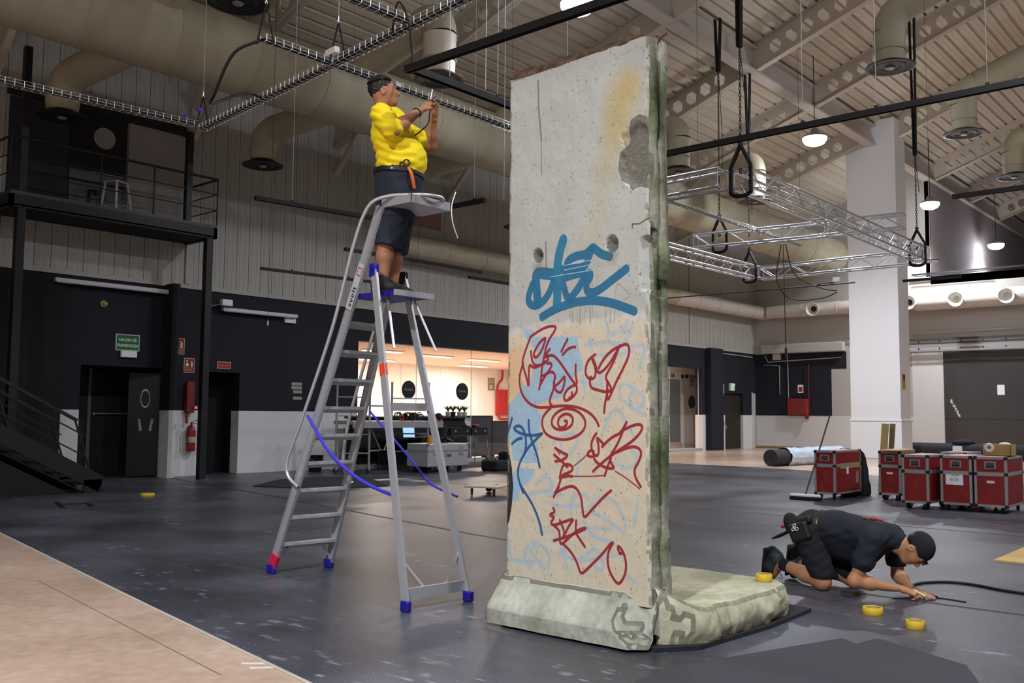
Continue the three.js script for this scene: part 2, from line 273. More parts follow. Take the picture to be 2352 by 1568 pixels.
{ // emergency double door, dark doorway, far doors
  const d = struct('door_1'); part('door_leaf', BB(8.3, 9.03, 0.01, 2.23, -19.55, -19.49), std('#1b1712', 0.6), d); part('door_leaf', BB(9.1, 10.06, 0.01, 2.23, -19.55, -19.49), std('#1c1a15', 0.6), d); part('centre_strip', BB(9.03, 9.1, 0.0, 2.25, -19.57, -19.46), std('#7d7973', 0.5), d);
  const pb = part('push_bar', rod([9.14, 1.3, -19.42], [9.95, 1.3, -19.42], 0.016), M.steel, d); part('bar_mount', BB(9.12, 9.16, 1.27, 1.33, -19.5, -19.4), M.steel, pb); part('bar_mount', BB(9.93, 9.97, 1.27, 1.33, -19.5, -19.4), M.steel, pb);
  const d2 = struct('door_2'); part('door_leaf', BB(11.06, 11.81, 0.01, 2.2, -18.9, -18.85), M.blackMatte, d2);
  const d3 = struct('door_3'); part('door_leaf', BB(34.27, 35.81, 0.01, 2.26, ZL - 0.2, ZL - 0.12), std('#231d16', 0.6), d3); part('door_handle', rod([35.6, 1.05, ZL - 0.08], [35.48, 1.05, ZL - 0.08], 0.012), M.steel, d3);
  const d4 = struct('door_4'); part('door_leaf', BB(36.63, 37.0, 0.01, 2.31, ZL - 0.1, ZL - 0.02), std('#b4b2ad', 0.6), d4); part('door_frame', BB(36.6, 36.66, 0, 2.34, ZL - 0.1, ZL + 0.03), std('#c6c4c0', 0.6), d4); part('door_slot', BB(36.7, 36.76, 1.4, 2.2, ZL - 0.02, ZL - 0.01), M.black, d4);
}
{ // end wall, the high wall in the girder plane beyond it, closing walls out of view
  const w = struct('wall_back');
  const lower = BB(XE, XE + 0.3, 0, 1.38, ZL, 16); part('lower_wall', lower, M.endWhite, w);
  part('upper_wall', BB(XE, XE + 0.3, 1.38, 6.67, ZL, 16), M.endWall, w);
  const g = prism([[-ZL + 0.3, 6.67], [-ZL + 0.3, roofY(ZL)], [-ZG, roofY(ZG)], [-ZG, 6.67]], 0.3); g.rotateY(Math.PI / 2).translate(XE, 0, 0); part('gable_wall', g, M.endWall, w);
  part('volume_roof', BB(XE, 54.3, 6.37, 6.67, ZG, 16), M.brownWall, w);
  part('girder_wall', BB(XE, 54, 6.67, 10.5, ZG - 0.15, ZG + 0.02), M.brownWall, w);
  part('navy_field', BB(XE - 0.012, XE + 0.01, 1.38, 3.27, ZL, -14.9), M.navy, w); part('navy_field', BB(XE - 0.012, XE + 0.01, 3.27, 3.95, ZL, -14.28), M.navy, w);
  part('white_field', BB(XE - 0.01, XE + 0.01, 0, 3.8, -11.75, -10.62), M.endWhite, w);
  part('dark_board', BB(XE - 0.03, XE + 0.01, 0, 3.8, -10.62, 3), M.darkBoard, w); part('board_joint', BB(XE - 0.033, XE - 0.029, 1.3, 1.31, -10.62, 3), M.blackMatte, w);
  for (let k = 0; k < 9; k++) part('scuff', BB(XE - 0.034, XE - 0.029, 1.9 - 0.07 * k + rr(-0.04, 0.04), 1.98 - 0.07 * k + rr(-0.02, 0.05), -10.37 + 0.035 * k - 0.03, -10.37 + 0.035 * k + rr(0.01, 0.06)), M.endWhite, w);
  part('skirting', BB(XE - 0.03, XE, 0, 0.1, ZL, -11.75), M.wood, w);
  const r = struct('wall_right'); part('wall_face', BB(-16, 56, -0.3, 22, 16, 16.3), M.endWall, r);
  const n = struct('wall_near'); part('wall_face', BB(-16.3, -16, -0.3, 22, -20, 16.3), M.endWall, n);
  const f = struct('wall_far'); part('wall_face', BB(54, 54.3, 6.3, 22, -12, 16.3), M.brownWall, f);
}
{ // sloping roof: narrow deck pans along the hall, castellated beams up the slope, one girder along the columns
  const c = struct('ceiling');
  const prof = [[0, 0.065], [0.035, 0.065], [0.06, 0], [0.155, 0], [0.16, 0.006], [0.17, 0.006], [0.175, 0], [0.285, 0], [0.31, 0.065], [0.31, 0.09], [0, 0.09]];
  const dg = prism(prof, 70.5).rotateY(Math.PI / 2).translate(-16.2, 0, 0);
  const N = Math.round((16.3 + 18.5) / (0.31 * Math.cos(TH)));
  const deckMats = [0, 1, 2].map((k) => { const m = M.deck.clone(); m.color.multiplyScalar(0.94 + 0.06 * k); return m; });
  for (let k = 0; k < N; k++) { const z = -18.5 + k * 0.31 * Math.cos(TH); part('deck_pan', dg, deckMats[Math.floor(rnd() * 3)], c, [0, roofY(z) + 0.31 * Math.sin(TH), z + 0.31 * Math.cos(TH)], [-TH, 0, 0]); }
  part('roof_skin', (() => { const g = B(70.5, 0.1, 37 / Math.cos(TH)); g.rotateX(-TH); return g.translate(19, roofY(-1) + 0.22, -1); })(), M.blackMatte, c);
  const beamGeo = (z0, z1, h) => {
    const L = (z1 - z0) / Math.cos(TH), sh = new THREE.Shape([[0, 0], [L, 0], [L, h], [0, h]].map((p) => new THREE.Vector2(...p)));
    for (let s = 0.75; s < L - 0.4; s += 0.46) { const p = new THREE.Path(); [[-0.17, 0], [-0.085, -0.17], [0.085, -0.17], [0.17, 0], [0.085, 0.17], [-0.085, 0.17]].forEach(([a, b], i) => i ? p.lineTo(s + a, h / 2 + b) : p.moveTo(s + a, h / 2 + b)); p.closePath(); sh.holes.push(p); }
    const web = new THREE.ExtrudeGeometry(sh, { depth: 0.016, bevelEnabled: false }).translate(0, 0, -0.008);
    const g = merge([web, BB(0, L, 0, 0.022, -0.1, 0.1), BB(0, L, h - 0.022, h, -0.1, 0.1), BB(0, 0.03, 0, h, -0.1, 0.1)]);
    g.applyMatrix4(new THREE.Matrix4().makeBasis(V(0, Math.sin(TH), Math.cos(TH)), V(0, Math.cos(TH), -Math.sin(TH)), V(-1, 0, 0)));
    return g.translate(0, roofY(z0) - h / Math.cos(TH), z0);
  };
  const bl = beamGeo(-18.2, ZG - 0.06, 0.68), br = beamGeo(ZG + 0.06, 15.9, 0.72);
  const xs = [-10, -5.5, -1.5, 2.3, 6.4, 10.5, 14.35, 18.25, 22.4, 26.2];
  for (const x of xs) { part('roof_beam', bl, M.beam, c, [x, 0, 0]); part('roof_beam', br, M.beam, c, [x, 0, 0]); part('knee_brace', bar([x, roofY(ZL) - 1.35, ZL + 0.02], [x, roofY(-17.2) - 0.7, -17.2], 0.12, 0.1), M.beam, c); }
  part('roof_beam', bl, M.beam, c, [30.6, 0, 0]); for (const x of [31.5, 37.4, 42.3, 47]) part('roof_beam', br, M.beam, c, [x, 0, 0]);
  const gb = (x0, x1) => merge([BB(x0, x1, 10.36, 10.42, ZG - 0.17, ZG + 0.17), BB(x0, x1, 10.42, 11.0, ZG - 0.012, ZG + 0.012), BB(x0, x1, 11.0, 11.05, ZG - 0.17, ZG + 0.17)]);
  let px = -16; for (const x of [-10, -5.5, -1.5, 2.3, 6.4, 10.5, 14.35, 18.25, 22.4, 26.2, 31]) { part('girder', gb(px, x - 0.01), M.girder, c); px = x; }
  part('girder', gb(32, 42.2), M.girder, c); part('girder', gb(42.2, 54), M.girder, c);
  for (const [dz, dy] of [[-0.45, 0.5], [-0.6, 0.45]]) part('conduit', rod([-16, 10.4 + dy, ZG + dz], [31, 10.4 + dy, ZG + dz], 0.02, 6), M.girder, c);
}
{ // column
  const t = struct('column_1');
  part('column_shaft', RB(1.0, 11.25, 1.62, 0.02, 31.5, 5.6, -11.04), M.column, t); part('column_ledge', RB(1.08, 0.07, 1.7, 0.015, 31.5, 1.25, -11.04), M.column, t); part('column_foot', RB(1.04, 1.2, 1.66, 0.02, 31.5, 0.6, -11.04), M.column, t);
  const s = tag(part('notice', BB(31.18, 31.42, 2.25, 2.75, -10.215, -10.205), new THREE.MeshStandardMaterial({ color: S('#b08a50'), roughness: 0.7 }), null), 'narrow red and yellow notice on the shaded side of the white column', 'sign'); part('sign_print', BB(31.2, 31.4, 2.55, 2.73, -10.2055, -10.202), M.red, s);
}
{ // bright room behind the glass front
  const w = struct('back_room');
  part('room_wall', BB(13, 33.2, 0, 3.4, -27.2, -27), M.roomWhite, w); part('room_wall', BB(12.8, 13, 0, 3.4, -27.2, ZL - 0.3), M.roomWhite, w); part('room_ceiling', BB(12.8, 36, 3.26, 3.5, -27.2, ZL - 0.3), M.roomCeil, w);
  part('room_wall', BB(33.2, 35.2, 0, 3.26, -19.75, -19.6), M.roomWhite, w); part('room_wall', BB(35.2, 35.4, 0, 3.4, -27.2, ZL - 0.3), M.roomWhite, w); part('room_wall', BB(33.2, 35.4, 0, 3.4, -27.2, -27), M.roomWhite, w);
  part('side_door', BB(32.0, 33.2, 0.28, 2.8, -19.75, -19.62), std('#4c4c52', 0.7), w); part('door_base', BB(31.6, 33.2, 0, 0.28, -19.75, -19.55), std('#cbb7ac', 0.6), w); part('room_wall', BB(31.6, 33.2, 2.8, 3.26, -19.75, -19.62), M.roomWhite, w);
  for (let k = 0; k < 6; k++) part('blind_joint', BB(20.4 + k * 2.15, 20.43 + k * 2.15, 0.1, 3.26, -26.99, -26.97), std('#f7fbff', 0.6), w);
  for (let k = 0; k < 8; k++) part('vent_window', BB(32.1 + 0.36 * k, 32.36 + 0.36 * k, 2.86, 3.02, -19.615, -19.6), k % 3 === 1 ? M.blackMatte : std('#cfd2d6', 0.5), w);
}
for (let k = 0; k < 8; k++) { // window_1..8: the glass panes of the front
  const g = struct(`window_${k + 1}`), x0 = 15.2 + 2.15 * k, x1 = x0 + 2.145;
  part('pane', BB(x0 + 0.004, x1 - 0.004, 0.1, 3.17, ZL - 0.16, ZL - 0.15), M.glass, g); part('pane_edge', BB(x1 - 0.003, x1 + 0.004, 0.1, 3.17, ZL - 0.165, ZL - 0.145), std('#d9e4e2', 0.3), g);
}
// strip lamps of the bright room
for (const [i, [x, z]] of [[18.9, -21.5], [21.6, -22], [24.3, -22.3], [27, -22.5], [31, -21.5], [22, -25.3], [27, -25.3]].entries()) {
  const t = thing('ceiling_light', ['long white ceiling light at the left end of the bright room', 'long white ceiling light seen behind the ladder stile', 'long white ceiling light seen between the ladder legs', 'long white ceiling light beside the left edge of the concrete slab', 'white ceiling light above the right doorway of the bright room', 'white ceiling light deep in the bright room, left', 'white ceiling light deep in the bright room, right'][i], 'light', [x, 3.26, z]);
  part('frame', RB(1.5, 0.04, 0.32, 0.015, 0, -0.02, 0), M.plastic, t); part('diffuser', RB(1.44, 0.02, 0.26, 0.008, 0, -0.045, 0), M.glowRoom, t);
  const l = new THREE.RectAreaLight(S('#fff1e2'), ROOM_LAMP, 1.4, 0.24); l.position.set(x, 3.2, z); l.lookAt(x, 0, z); scene.add(l);
}
// high bay lamps of the hall
{
  const lab = ['bright round hall lamp above the top edge of the concrete slab', 'bright round hall lamp left of the white column', 'bright round hall lamp right of the white column beside the hanging chain', 'farthest bright round hall lamp at the right edge', 'hall lamp high above the camera', 'hall lamp in the right bay, out of view', 'hall lamp far in the right bay, out of view', 'hall lamp behind the camera'];
  const lens = lathe([[0, -0.22], [0.15, -0.21], [0.26, -0.16], [0.32, -0.07], [0.325, 0]], 28);
  HALL_LAMPS.forEach(([x, y, z, cd, spill], i) => {
    const t = thing('hall_lamp', lab[i], 'lamp', [x, y, z]);
    part('housing', lathe([[0, 0.26], [0.1, 0.25], [0.13, 0.14], [0.32, 0.05], [0.34, 0], [0.325, 0]], 28), M.steel, t); part('lens', lens, M.glow, t); part('hanger', rod([0, 0.25, 0], [0, roofY(z) - y, 0], 0.012, 6), M.chain, t);
    const s = new THREE.SpotLight(S('#f3f6ff'), cd, 0, 1.36, 0.5, 2); s.position.set(x, y - 0.26, z); s.target.position.set(x, 0, z); s.castShadow = true; s.shadow.radius = 12; scene.add(s); scene.add(s.target);
    const q = new THREE.PointLight(S('#f3f6ff'), spill, 0, 2); q.position.set(x, y - 0.26, z); q.castShadow = true; q.shadow.radius = 12; scene.add(q);
  });
}
// ---------------------------------------------------------------- ducts
{
  const t = thing('air_duct', 'large cream spiral duct running below the roof along the left wall', 'duct', [0, 7.72, -14.5]);
  const sec = new THREE.CylinderGeometry(0.66, 0.66, 1.49, 40, 1, true).rotateZ(Math.PI / 2), bead = new THREE.TorusGeometry(0.662, 0.012, 6, 40).rotateY(Math.PI / 2);
  for (let k = 0; k < 23; k++) { const s = part('duct_section', sec, M.duct, t, [2.5 + 1.5 * k, 0, 0]); part('bead', bead, M.duct, s, [0.75, 0, 0]); }
  part('end_cap', new THREE.CylinderGeometry(0.66, 0.66, 0.02, 40).rotateZ(Math.PI / 2), M.duct, t, [36.2, 0, 0]);
  for (const x of [6.4, 10.5, 14.35, 18.25, 22.4, 26.2, 30.6]) part('hanger_strap', merge([rod([x, 0.66, 0], [x, roofY(-14.5) - 7.72 - 0.6, 0], 0.012, 5)]), M.steel, t);
}
function diffuserOn(t, x, y, z, r, mat) {
  const d = part('diffuser', lathe([[0.17, 0.16], [0.19, 0.1], [0.26, 0.04], [r, 0.0], [r, -0.02], [r * 0.86, -0.03], [r * 0.8, 0.0], [r * 0.66, 0.03], [r * 0.62, 0.0], [r * 0.5, -0.015], [r * 0.42, 0.02], [r * 0.25, 0.0], [0, -0.02]], 32), mat, t, [x, y, z]);
  part('centre_cone', lathe([[0, -0.05], [r * 0.16, -0.045], [r * 0.2, -0.01], [0, 0]], 20), M.steel, d);
}
function branch(label, pts, r, drop, rad, mat = M.diffuser, white = false, group) {
  const t = thing('branch_duct', label, 'duct', pts[0], 0, group), o = pts[0], rel = pts.map((p) => [p[0] - o[0], p[1] - o[1], p[2] - o[2]]);
  const n = rel.length, e = rel[n - 1], k = rel[n - 2];
  // round the elbow with short segments
  const A = V(...rel[n - 2]), dir = V(...rel[n - 3 < 0 ? 0 : n - 3]).sub(A).normalize(), dn = V(...e).sub(A).normalize(), R = 0.42, el = [];
  const P0 = A.clone().addScaledVector(dir, R), P2 = A.clone().addScaledVector(dn, R);
  part('duct_run', rod(rel[0], [P0.x, P0.y, P0.z], r, 28), M.duct, t);
  for (let i = 0; i <= 5; i++) { const u = i / 5, p = P0.clone().multiplyScalar((1 - u) * (1 - u)).addScaledVector(A, 2 * u * (1 - u)).addScaledVector(P2, u * u); el.push([p.x, p.y, p.z]); }
  part('elbow', tube(el, r * 1.0, 10, 28), M.duct, t);
  part('neck', rod([P2.x, P2.y, P2.z], e, r, 28, r * 0.92), white ? std('#d8d4c4', 0.5) : M.duct, t);
  part('collar', new THREE.TorusGeometry(r * 1.01, 0.014, 6, 28).rotateX(Math.PI / 2), M.duct, t, [e[0], e[1] + 0.25, e[2]]);
  diffuserOn(t, e[0], e[1] - 0.1, e[2], rad, mat);
}
for (const [i, x] of [7.2, 11.45, 15.7, 19.95, 24.2].entries())
  branch(['spiral branch duct dropping to a round diffuser in front of the mezzanine', 'spiral branch duct with round diffuser left of the man on the ladder', 'spiral branch duct with round diffuser behind the legs of the man on the ladder', 'spiral branch duct with its elbow hidden behind the concrete slab', 'spiral branch duct right of the concrete slab under the large duct'][i],
    [[x + 0.3, 7.55, -15.0], [x, 7.35, -17.0], [x, 6.75, -17.0]], 0.29, 0, 0.43, M.diffuserDark);
for (const [i, x] of [7.6, 11.85, 16.1, 20.35, 24.6].entries())
  branch(['branch duct at the top left corner ending in a dark round diffuser', 'branch duct with white neck and round diffuser beside the raised hands of the man', 'branch duct with diffuser hidden behind the top of the concrete slab', 'branch duct with diffuser just right of the concrete slab above the silver truss', 'branch duct with diffuser behind the long silver truss'][i],
    [[x - 0.1, 8.15, -14.1], [x, 8.75, -12.05], [x, 7.6, -12.05]], 0.31, 0, 0.46, i === 0 ? M.diffuserDark : M.diffuser, i === 1);
for (const [i, [x, z]] of [[20.9, -6.95], [27.2, -7.1], [33.2, -7.2]].entries())
  branch(['spiral duct with round diffuser highest at the upper right', 'spiral duct with round diffuser right of the column top', 'spiral duct with round diffuser at the right picture edge below the other two'][i],
    [[x, 12.45, z + 6.0], [x, 10.35, z], [x, 9.25, z]], 0.34, 0, 0.54);
{ const t = thing('main_duct', 'large cream main duct in the right bay, out of view', 'duct', [0, 12.9, -0.6]); part('duct_section', new THREE.CylinderGeometry(0.7, 0.7, 50, 32, 1, true).rotateZ(Math.PI / 2), M.duct, t, [14, 0, 0]); }
{ // jet nozzle duct of the end wall and the duct along the left wall
  const t = thing('nozzle_duct', 'cream round duct with jet nozzles along the end wall', 'duct', [36.6, 5.68, -17.4]);
  for (let k = 0; k < 12; k++) { const r = k < 4 ? 0.26 : 0.33, s = part('duct_section', new THREE.CylinderGeometry(r, r, 1.48, 32, 1, true).rotateX(Math.PI / 2), M.ductWhite, t, [0, 0, 0.75 + 1.5 * k]); part('bead', new THREE.TorusGeometry(r + 0.004, 0.014, 6, 32), M.ductWhite, s, [0, 0, 0.74]); }
  part('reducer', new THREE.CylinderGeometry(0.33, 0.26, 0.4, 32, 1, true).rotateX(Math.PI / 2), M.ductWhite, t, [0, 0, 6.0]);
  for (const z of [2.1, 5.83, 7.5, 9.18, 10.9, 12.6]) { const n = part('jet_nozzle', lathe([[0.17, 0], [0.19, 0.1], [0.27, 0.26], [0.28, 0.3], [0.25, 0.31], [0.17, 0.2], [0.11, 0.12]], 28), std('#d9d6ce', 0.45), t, [-0.18, 0.0, z], [0, 0, Math.PI / 2 + 0.12]); part('nozzle_throat', lathe([[0, 0.12], [0.12, 0.125], [0.12, 0.1], [0, 0.1]], 20), M.black, n); }
  const u = thing('wall_duct', 'slim cream round duct along the left wall above the navy field', 'duct', [15.9, 5.68, -17.75]);
  part('end_cap', lathe([[0, 0], [0.2, 0.03], [0.26, 0.12], [0.28, 0.3]], 28).rotateZ(-Math.PI / 2), M.duct, u);
  for (let k = 0; k < 14; k++) { const s = part('duct_section', new THREE.CylinderGeometry(0.28, 0.28, 1.48, 28, 1, true).rotateZ(Math.PI / 2), k > 8 ? M.ductWhite : M.duct, u, [1.05 + 1.49 * k, 0, 0]); part('bead', new THREE.TorusGeometry(0.284, 0.008, 6, 28).rotateY(Math.PI / 2), M.duct, s, [0.74, 0, 0]); }
}
// ---------------------------------------------------------------- silver box trusses
function truss(label, a, b, size = 0.29, group) {
  const A = V(...a), D = V(...b).sub(A), L = D.length(), t = thing('box_truss', label, 'truss', a, Math.atan2(-D.z, D.x), group), s = size / 2;
  const ch = rod([0, 0, 0], [L, 0, 0], 0.025, 10);
  for (const [y, z] of [[s, s], [s, -s], [-s, s], [-s, -s]]) part('chord', ch, M.trussAlu, t, [0, y, z]);
  const n = Math.max(4, Math.round(L / 0.42)), p = L / n, br = (q) => rod([0, -s, q], [p, s, q], 0.009, 6), bi = (q) => rod([0, s, q], [p, -s, q], 0.009, 6);
  const f1 = [br(s), br(-s)], f2 = [bi(s), bi(-s)], h1 = [rod([0, s, -s], [p, s, s], 0.008, 6), rod([0, -s, -s], [p, -s, s], 0.008, 6)], h2 = [rod([0, s, s], [p, s, -s], 0.008, 6), rod([0, -s, s], [p, -s, -s], 0.008, 6)];
  for (let k = 0; k < n; k++) for (let q = 0; q < 2; q++) { part('brace', k % 2 ? f1[q] : f2[q], M.trussAlu, t, [k * p, 0, 0]); part('brace', k % 2 ? h1[q] : h2[q], M.trussAlu, t, [k * p, 0, 0]); }
  const end = merge([rod([0, -s, s], [0, s, s], 0.012, 6), rod([0, -s, -s], [0, s, -s], 0.012, 6), rod([0, s, -s], [0, s, s], 0.012, 6), rod([0, -s, -s], [0, -s, s], 0.012, 6)]);
  part('end_frame', end, M.trussAlu, t, [0.02, 0, 0]); part('end_frame', end, M.trussAlu, t, [L - 0.02, 0, 0]);
  for (let x = 3; x < L - 1; x += 3) part('coupling_frame', end, M.trussAlu, t, [x, 0, 0]);
  return t;
}
const TY = 5.1;
truss('silver box truss nearest the camera, its end showing right of the concrete slab', [13.4, TY, -10.9], [13.2, TY, -7.0]);
truss('long silver box truss running from the near corner past the white column', [13.4, TY, -6.78], [22.3, TY, -6.84]);
truss('silver box truss on the far left side of the hanging frame', [13.6, TY, -11.2], [22.6, TY, -11.1]);
truss('silver box truss crossing the frame and passing in front of the column', [19.15, TY + 0.3, -10.9], [19.75, TY + 0.3, -6.35]);
truss('dim silver box truss at the far end of the hanging frame', [22.5, TY - 0.05, -10.9], [22.35, TY - 0.05, -7.0]);
// chains with black slings
function chainHoist(label, x, z, yTop, yHook, group) {
  const t = thing('chain_hoist', label, 'chain', [x, yHook, z], 0, group), H = yTop - yHook;
  const link = new THREE.TorusGeometry(0.026, 0.0085, 6, 12).scale(0.72, 1.35, 1); const n = Math.floor((H - 0.5) / 0.056);
  for (let k = 0; k < n; k++) part('link', link, M.chain, t, [0, 0.52 + k * 0.056, 0], [0, k % 2 ? Math.PI / 2 : 0.2, 0]);
  part('shackle', merge([torus(0.04, 0.012), B(0.1, 0.05, 0.05, 0, 0.46, 0)]), M.chain, t, [0, 0.02, 0]);
  const w = 0.07; for (const s of [-1, 1]) part('sling', merge([bar([0, 0.44, 0], [0.0, 0.1, s * 0.17], w, 0.03, [1, 0, 0.2]), bar([0, 0.1, s * 0.17], [0, -0.33, s * 0.175], w, 0.03, [1, 0, 0])]), M.blackMatte, t);
  part('sling', tube([[0, -0.32, -0.175], [0, -0.37, -0.1], [0, -0.375, 0.1], [0, -0.32, 0.175]], 0.034, 14, 8), M.blackMatte, t);
  const st = part('top_strap', merge([bar([0, H - 0.02, 0.02], [0, roofY(z) - 0.7 - yHook, 0.07], 0.1, 0.03), bar([0, H - 0.02, -0.02], [0, roofY(z) - 0.7 - yHook, -0.07], 0.1, 0.03)]), M.blackMatte, t);
  part('hand_chain', tube([[0.06, 1.4, 0.05], [0.07, H * 0.6, 0.05], [0.02, H, 0]], 0.008, 12, 5), M.chain, t);
}
chainHoist('rusty chain hoist with black sling holding the near corner of the truss frame', 13.35, -6.78, 7.25, TY + 0.1);
chainHoist('rusty chain hoist with black sling right of the white column', 22.1, -6.84, 7.4, TY + 0.1);
chainHoist('rusty chain hoist with black sling on the cross truss near the slab', 19.3, -10.35, 9.4, TY + 0.4);
chainHoist('rusty chain hoist with black sling at the far left truss end', 22.3, -11.1, 8.6, TY + 0.1);
// ---------------------------------------------------------------- wire mesh cable trays
function cableTray(label, a, b, y = 5.0) {
  const D = V(b[0] - a[0], 0, b[1] - a[1]), L = D.length(), t = thing('cable_tray', label, 'cable tray', [a[0], y, a[1]], Math.atan2(-D.z, D.x));
  const w = 0.055, h = 0.07, u = merge([rod([0, h, -w], [0, 0, -w], 0.004, 5), rod([0, 0, -w], [0, 0, w], 0.004, 5), rod([0, 0, w], [0, h, w], 0.004, 5)]), lw = rod([0, 0, 0], [L, 0, 0], 0.0026, 5);
  for (const [yy, z] of [[h, -w], [h * 0.5, -w], [0, -w], [0, 0], [0, w], [h * 0.5, w], [h, w]]) part('long_wire', lw, M.chrome, t, [0, yy, z]);
  for (let x = 0.02; x < L; x += 0.1) part('cross_wire', u, M.chrome, t, [x, 0, 0]);
  for (let k = 0; k < 4; k++) part('cable', tube([0, 0.2, 0.4, 0.6, 0.8, 1].map((q) => [q * L, 0.016 + 0.006 * (k % 2) + rr(0, 0.006), -0.034 + 0.022 * k + rr(-0.006, 0.006)]), 0.0105, 30, 6), M.black, t);
  return t;
}
cableTray('wire cable tray from the left picture edge to the tray corner by the mezzanine', [2.2, -11.2], [6.25, -10.78]);
cableTray('wire cable tray crossing behind the head of the man on the ladder', [6.38, -10.85], [5.72, -4.9]);
cableTray('wire cable tray running behind the man towards the concrete slab', [5.16, -7.74], [9.6, -7.72]);
cableTray('short wire cable tray at the top edge above the man', [3.6, -6.4], [5.8, -6.34]);
cableTray('distant wire cable tray with bright rungs below the truss frame', [11.5, -9.35], [21.5, -9.35], 5.45);
for (const [i, [x, z, y]] of [[6.3, -10.72, 5.05], [5.95, -7.55, 5.05], [5.2, -7.74, 5.05]].entries()) {
  const t = thing('tray_hanger', ['steel wire and black strap holding the tray corner near the mezzanine', 'steel wire and black strap holding the tray above the head of the man', 'black strap holding the left end of the tray behind the man'][i], 'hanger', [x, y, z]);
  part('wire', rod([0, 0.36, 0], [0, roofY(z) - y, 0], 0.0035, 5), M.steel, t);
  for (const s of [-1, 1]) part('strap', bar([0, 0.36, 0], [s * 0.05, -0.06, s * 0.07], 0.016, 0.004, [1, 0, 1]), M.blackMatte, t);
  part('clip', merge([torus(0.014, 0.004), B(0.008, 0.05, 0.008, 0, 0.03, 0)]), M.chrome, t, [0, 0.36, 0]);
}
for (const [i, [x, z]] of [[6.15, -10.55], [6.2, -10.95]].entries()) solo('blue_clamp', RB(0.05, 0.05, 0.04, 0.01), M.blueStrap, ['small blue clamp hanging under the strap at the tray corner', 'small blue clamp on the tray corner by the mezzanine post'][i], 'clamp', [x, 5.16, z]);
{ const t = thing('junction_box', 'small white connection box on the tray left of the head of the man', 'box', [5.93, 5.1, -7.62], 1.46); part('housing', RB(0.2, 0.07, 0.06, 0.01), M.plastic, t); part('gland', rod([0.1, 0, 0], [0.14, 0, 0], 0.016), M.chrome, t); part('lid', RB(0.18, 0.06, 0.012, 0.004, 0, 0, 0.034), std('#cfd1d4', 0.5), t); }
solo('tray_sticker', B(0.08, 0.045, 0.002), M.whiteTape, 'small white sticker on the tray right of the hands of the man', 'sticker', [6.9, 5.03, -7.66]);
solo('drooping_cable', tube([[5.16, 5.02, -7.74], [5.0, 4.9, -7.95], [5.0, 4.55, -8.3], [5.25, 4.62, -8.75], [5.9, 4.98, -9.1], [6.18, 5.02, -9.2]], 0.016, 40, 7), M.black, 'thick black cable drooping between the two cable trays left of the man', 'cable');
solo('feed_cable', tube([[5.85, 5.03, -6.6], [5.55, 5.08, -6.2], [5.25, 4.75, -5.75], [4.95, 4.25, -5.35], [4.8, 4.03, -5.18]], 0.01, 30, 6), M.black, 'thin black cable curving from the tray to the track corner above the man', 'cable');
// ---------------------------------------------------------------- black suspended track
function track(label, a, b, y, wires = [], wireMat = M.steel) {
  const D = V(b[0] - a[0], 0, b[1] - a[1]), L = D.length(), t = thing('light_track', label, 'track', [a[0], y, a[1]], Math.atan2(-D.z, D.x));
  part('profile', merge([BB(0, L, 0, 0.006, -0.028, 0.028), BB(0, L, -0.045, 0, 0.022, 0.028), BB(0, L, -0.045, 0, -0.028, -0.022), BB(0, L, -0.03, -0.026, -0.022, 0.022)]), M.blackGloss, t);
  part('end_cap', BB(-0.008, 0, -0.046, 0.007, -0.029, 0.029), M.black, t); part('end_cap', BB(L, L + 0.008, -0.046, 0.007, -0.029, 0.029), M.black, t);
  for (const q of wires) { const z = a[1] + (b[1] - a[1]) * q; const c = part('clamp', BB(L * q - 0.015, L * q + 0.015, 0, 0.03, -0.012, 0.012), M.black, t); part('suspension_wire', rod([L * q, 0.03, 0], [L * q, roofY(z) - y, 0], 0.0028, 5), wireMat, c); }
}
track('black light track running from the hands of the man up to the right', [4.74, -5.17], [4.74, -1.2], 4.0, [0.25, 0.62, 0.9]);
track('black light track leading from the track corner to the concrete slab', [4.78, -5.13], [7.9, -5.08], 4.0, [0.12, 0.3, 0.6]);
track('black light track crossing the upper right corner in front of the beams', [7.98, -5.08], [7.98, 0.4], 4.0, [0.3, 0.42, 0.58, 0.8]);
track('black light track left of the ladder platform', [6.5, -9.78], [8.32, -9.55], 4.0, [0.27]);
track('black light track ending right of the ladder platform', [8.36, -9.52], [8.35, -7.66], 4.0, [0.9]);
track('black light track low on the left beside the ladder rail', [9.85, -14.58], [13.0, -14.25], 4.0, [0.2, 0.6], M.chain);
track('black light track behind the knees of the man on the ladder', [9.5, -11.75], [12.65, -11.7], 4.0, [0.5], M.chain);
track('short black light track entering behind the left edge of the slab', [13.0, -12.32], [16, -12.3], 4.0, [0.4], M.chain);
track('black light track at the right picture edge above a hall lamp', [11.72, -3.2], [11.72, 0.5], 4.0, [0.45], M.chain);
track('short black light track right of the column above the nozzle duct', [18.5, -6.0], [18.55, -4.98], 4.0, [0.5], M.chain);
solo('thin_rail', rod([18.36, 4.02, -11.2], [18.41, 4.02, -6.9], 0.013, 6), M.black, 'thin black rail between the slab and the white column', 'rail');
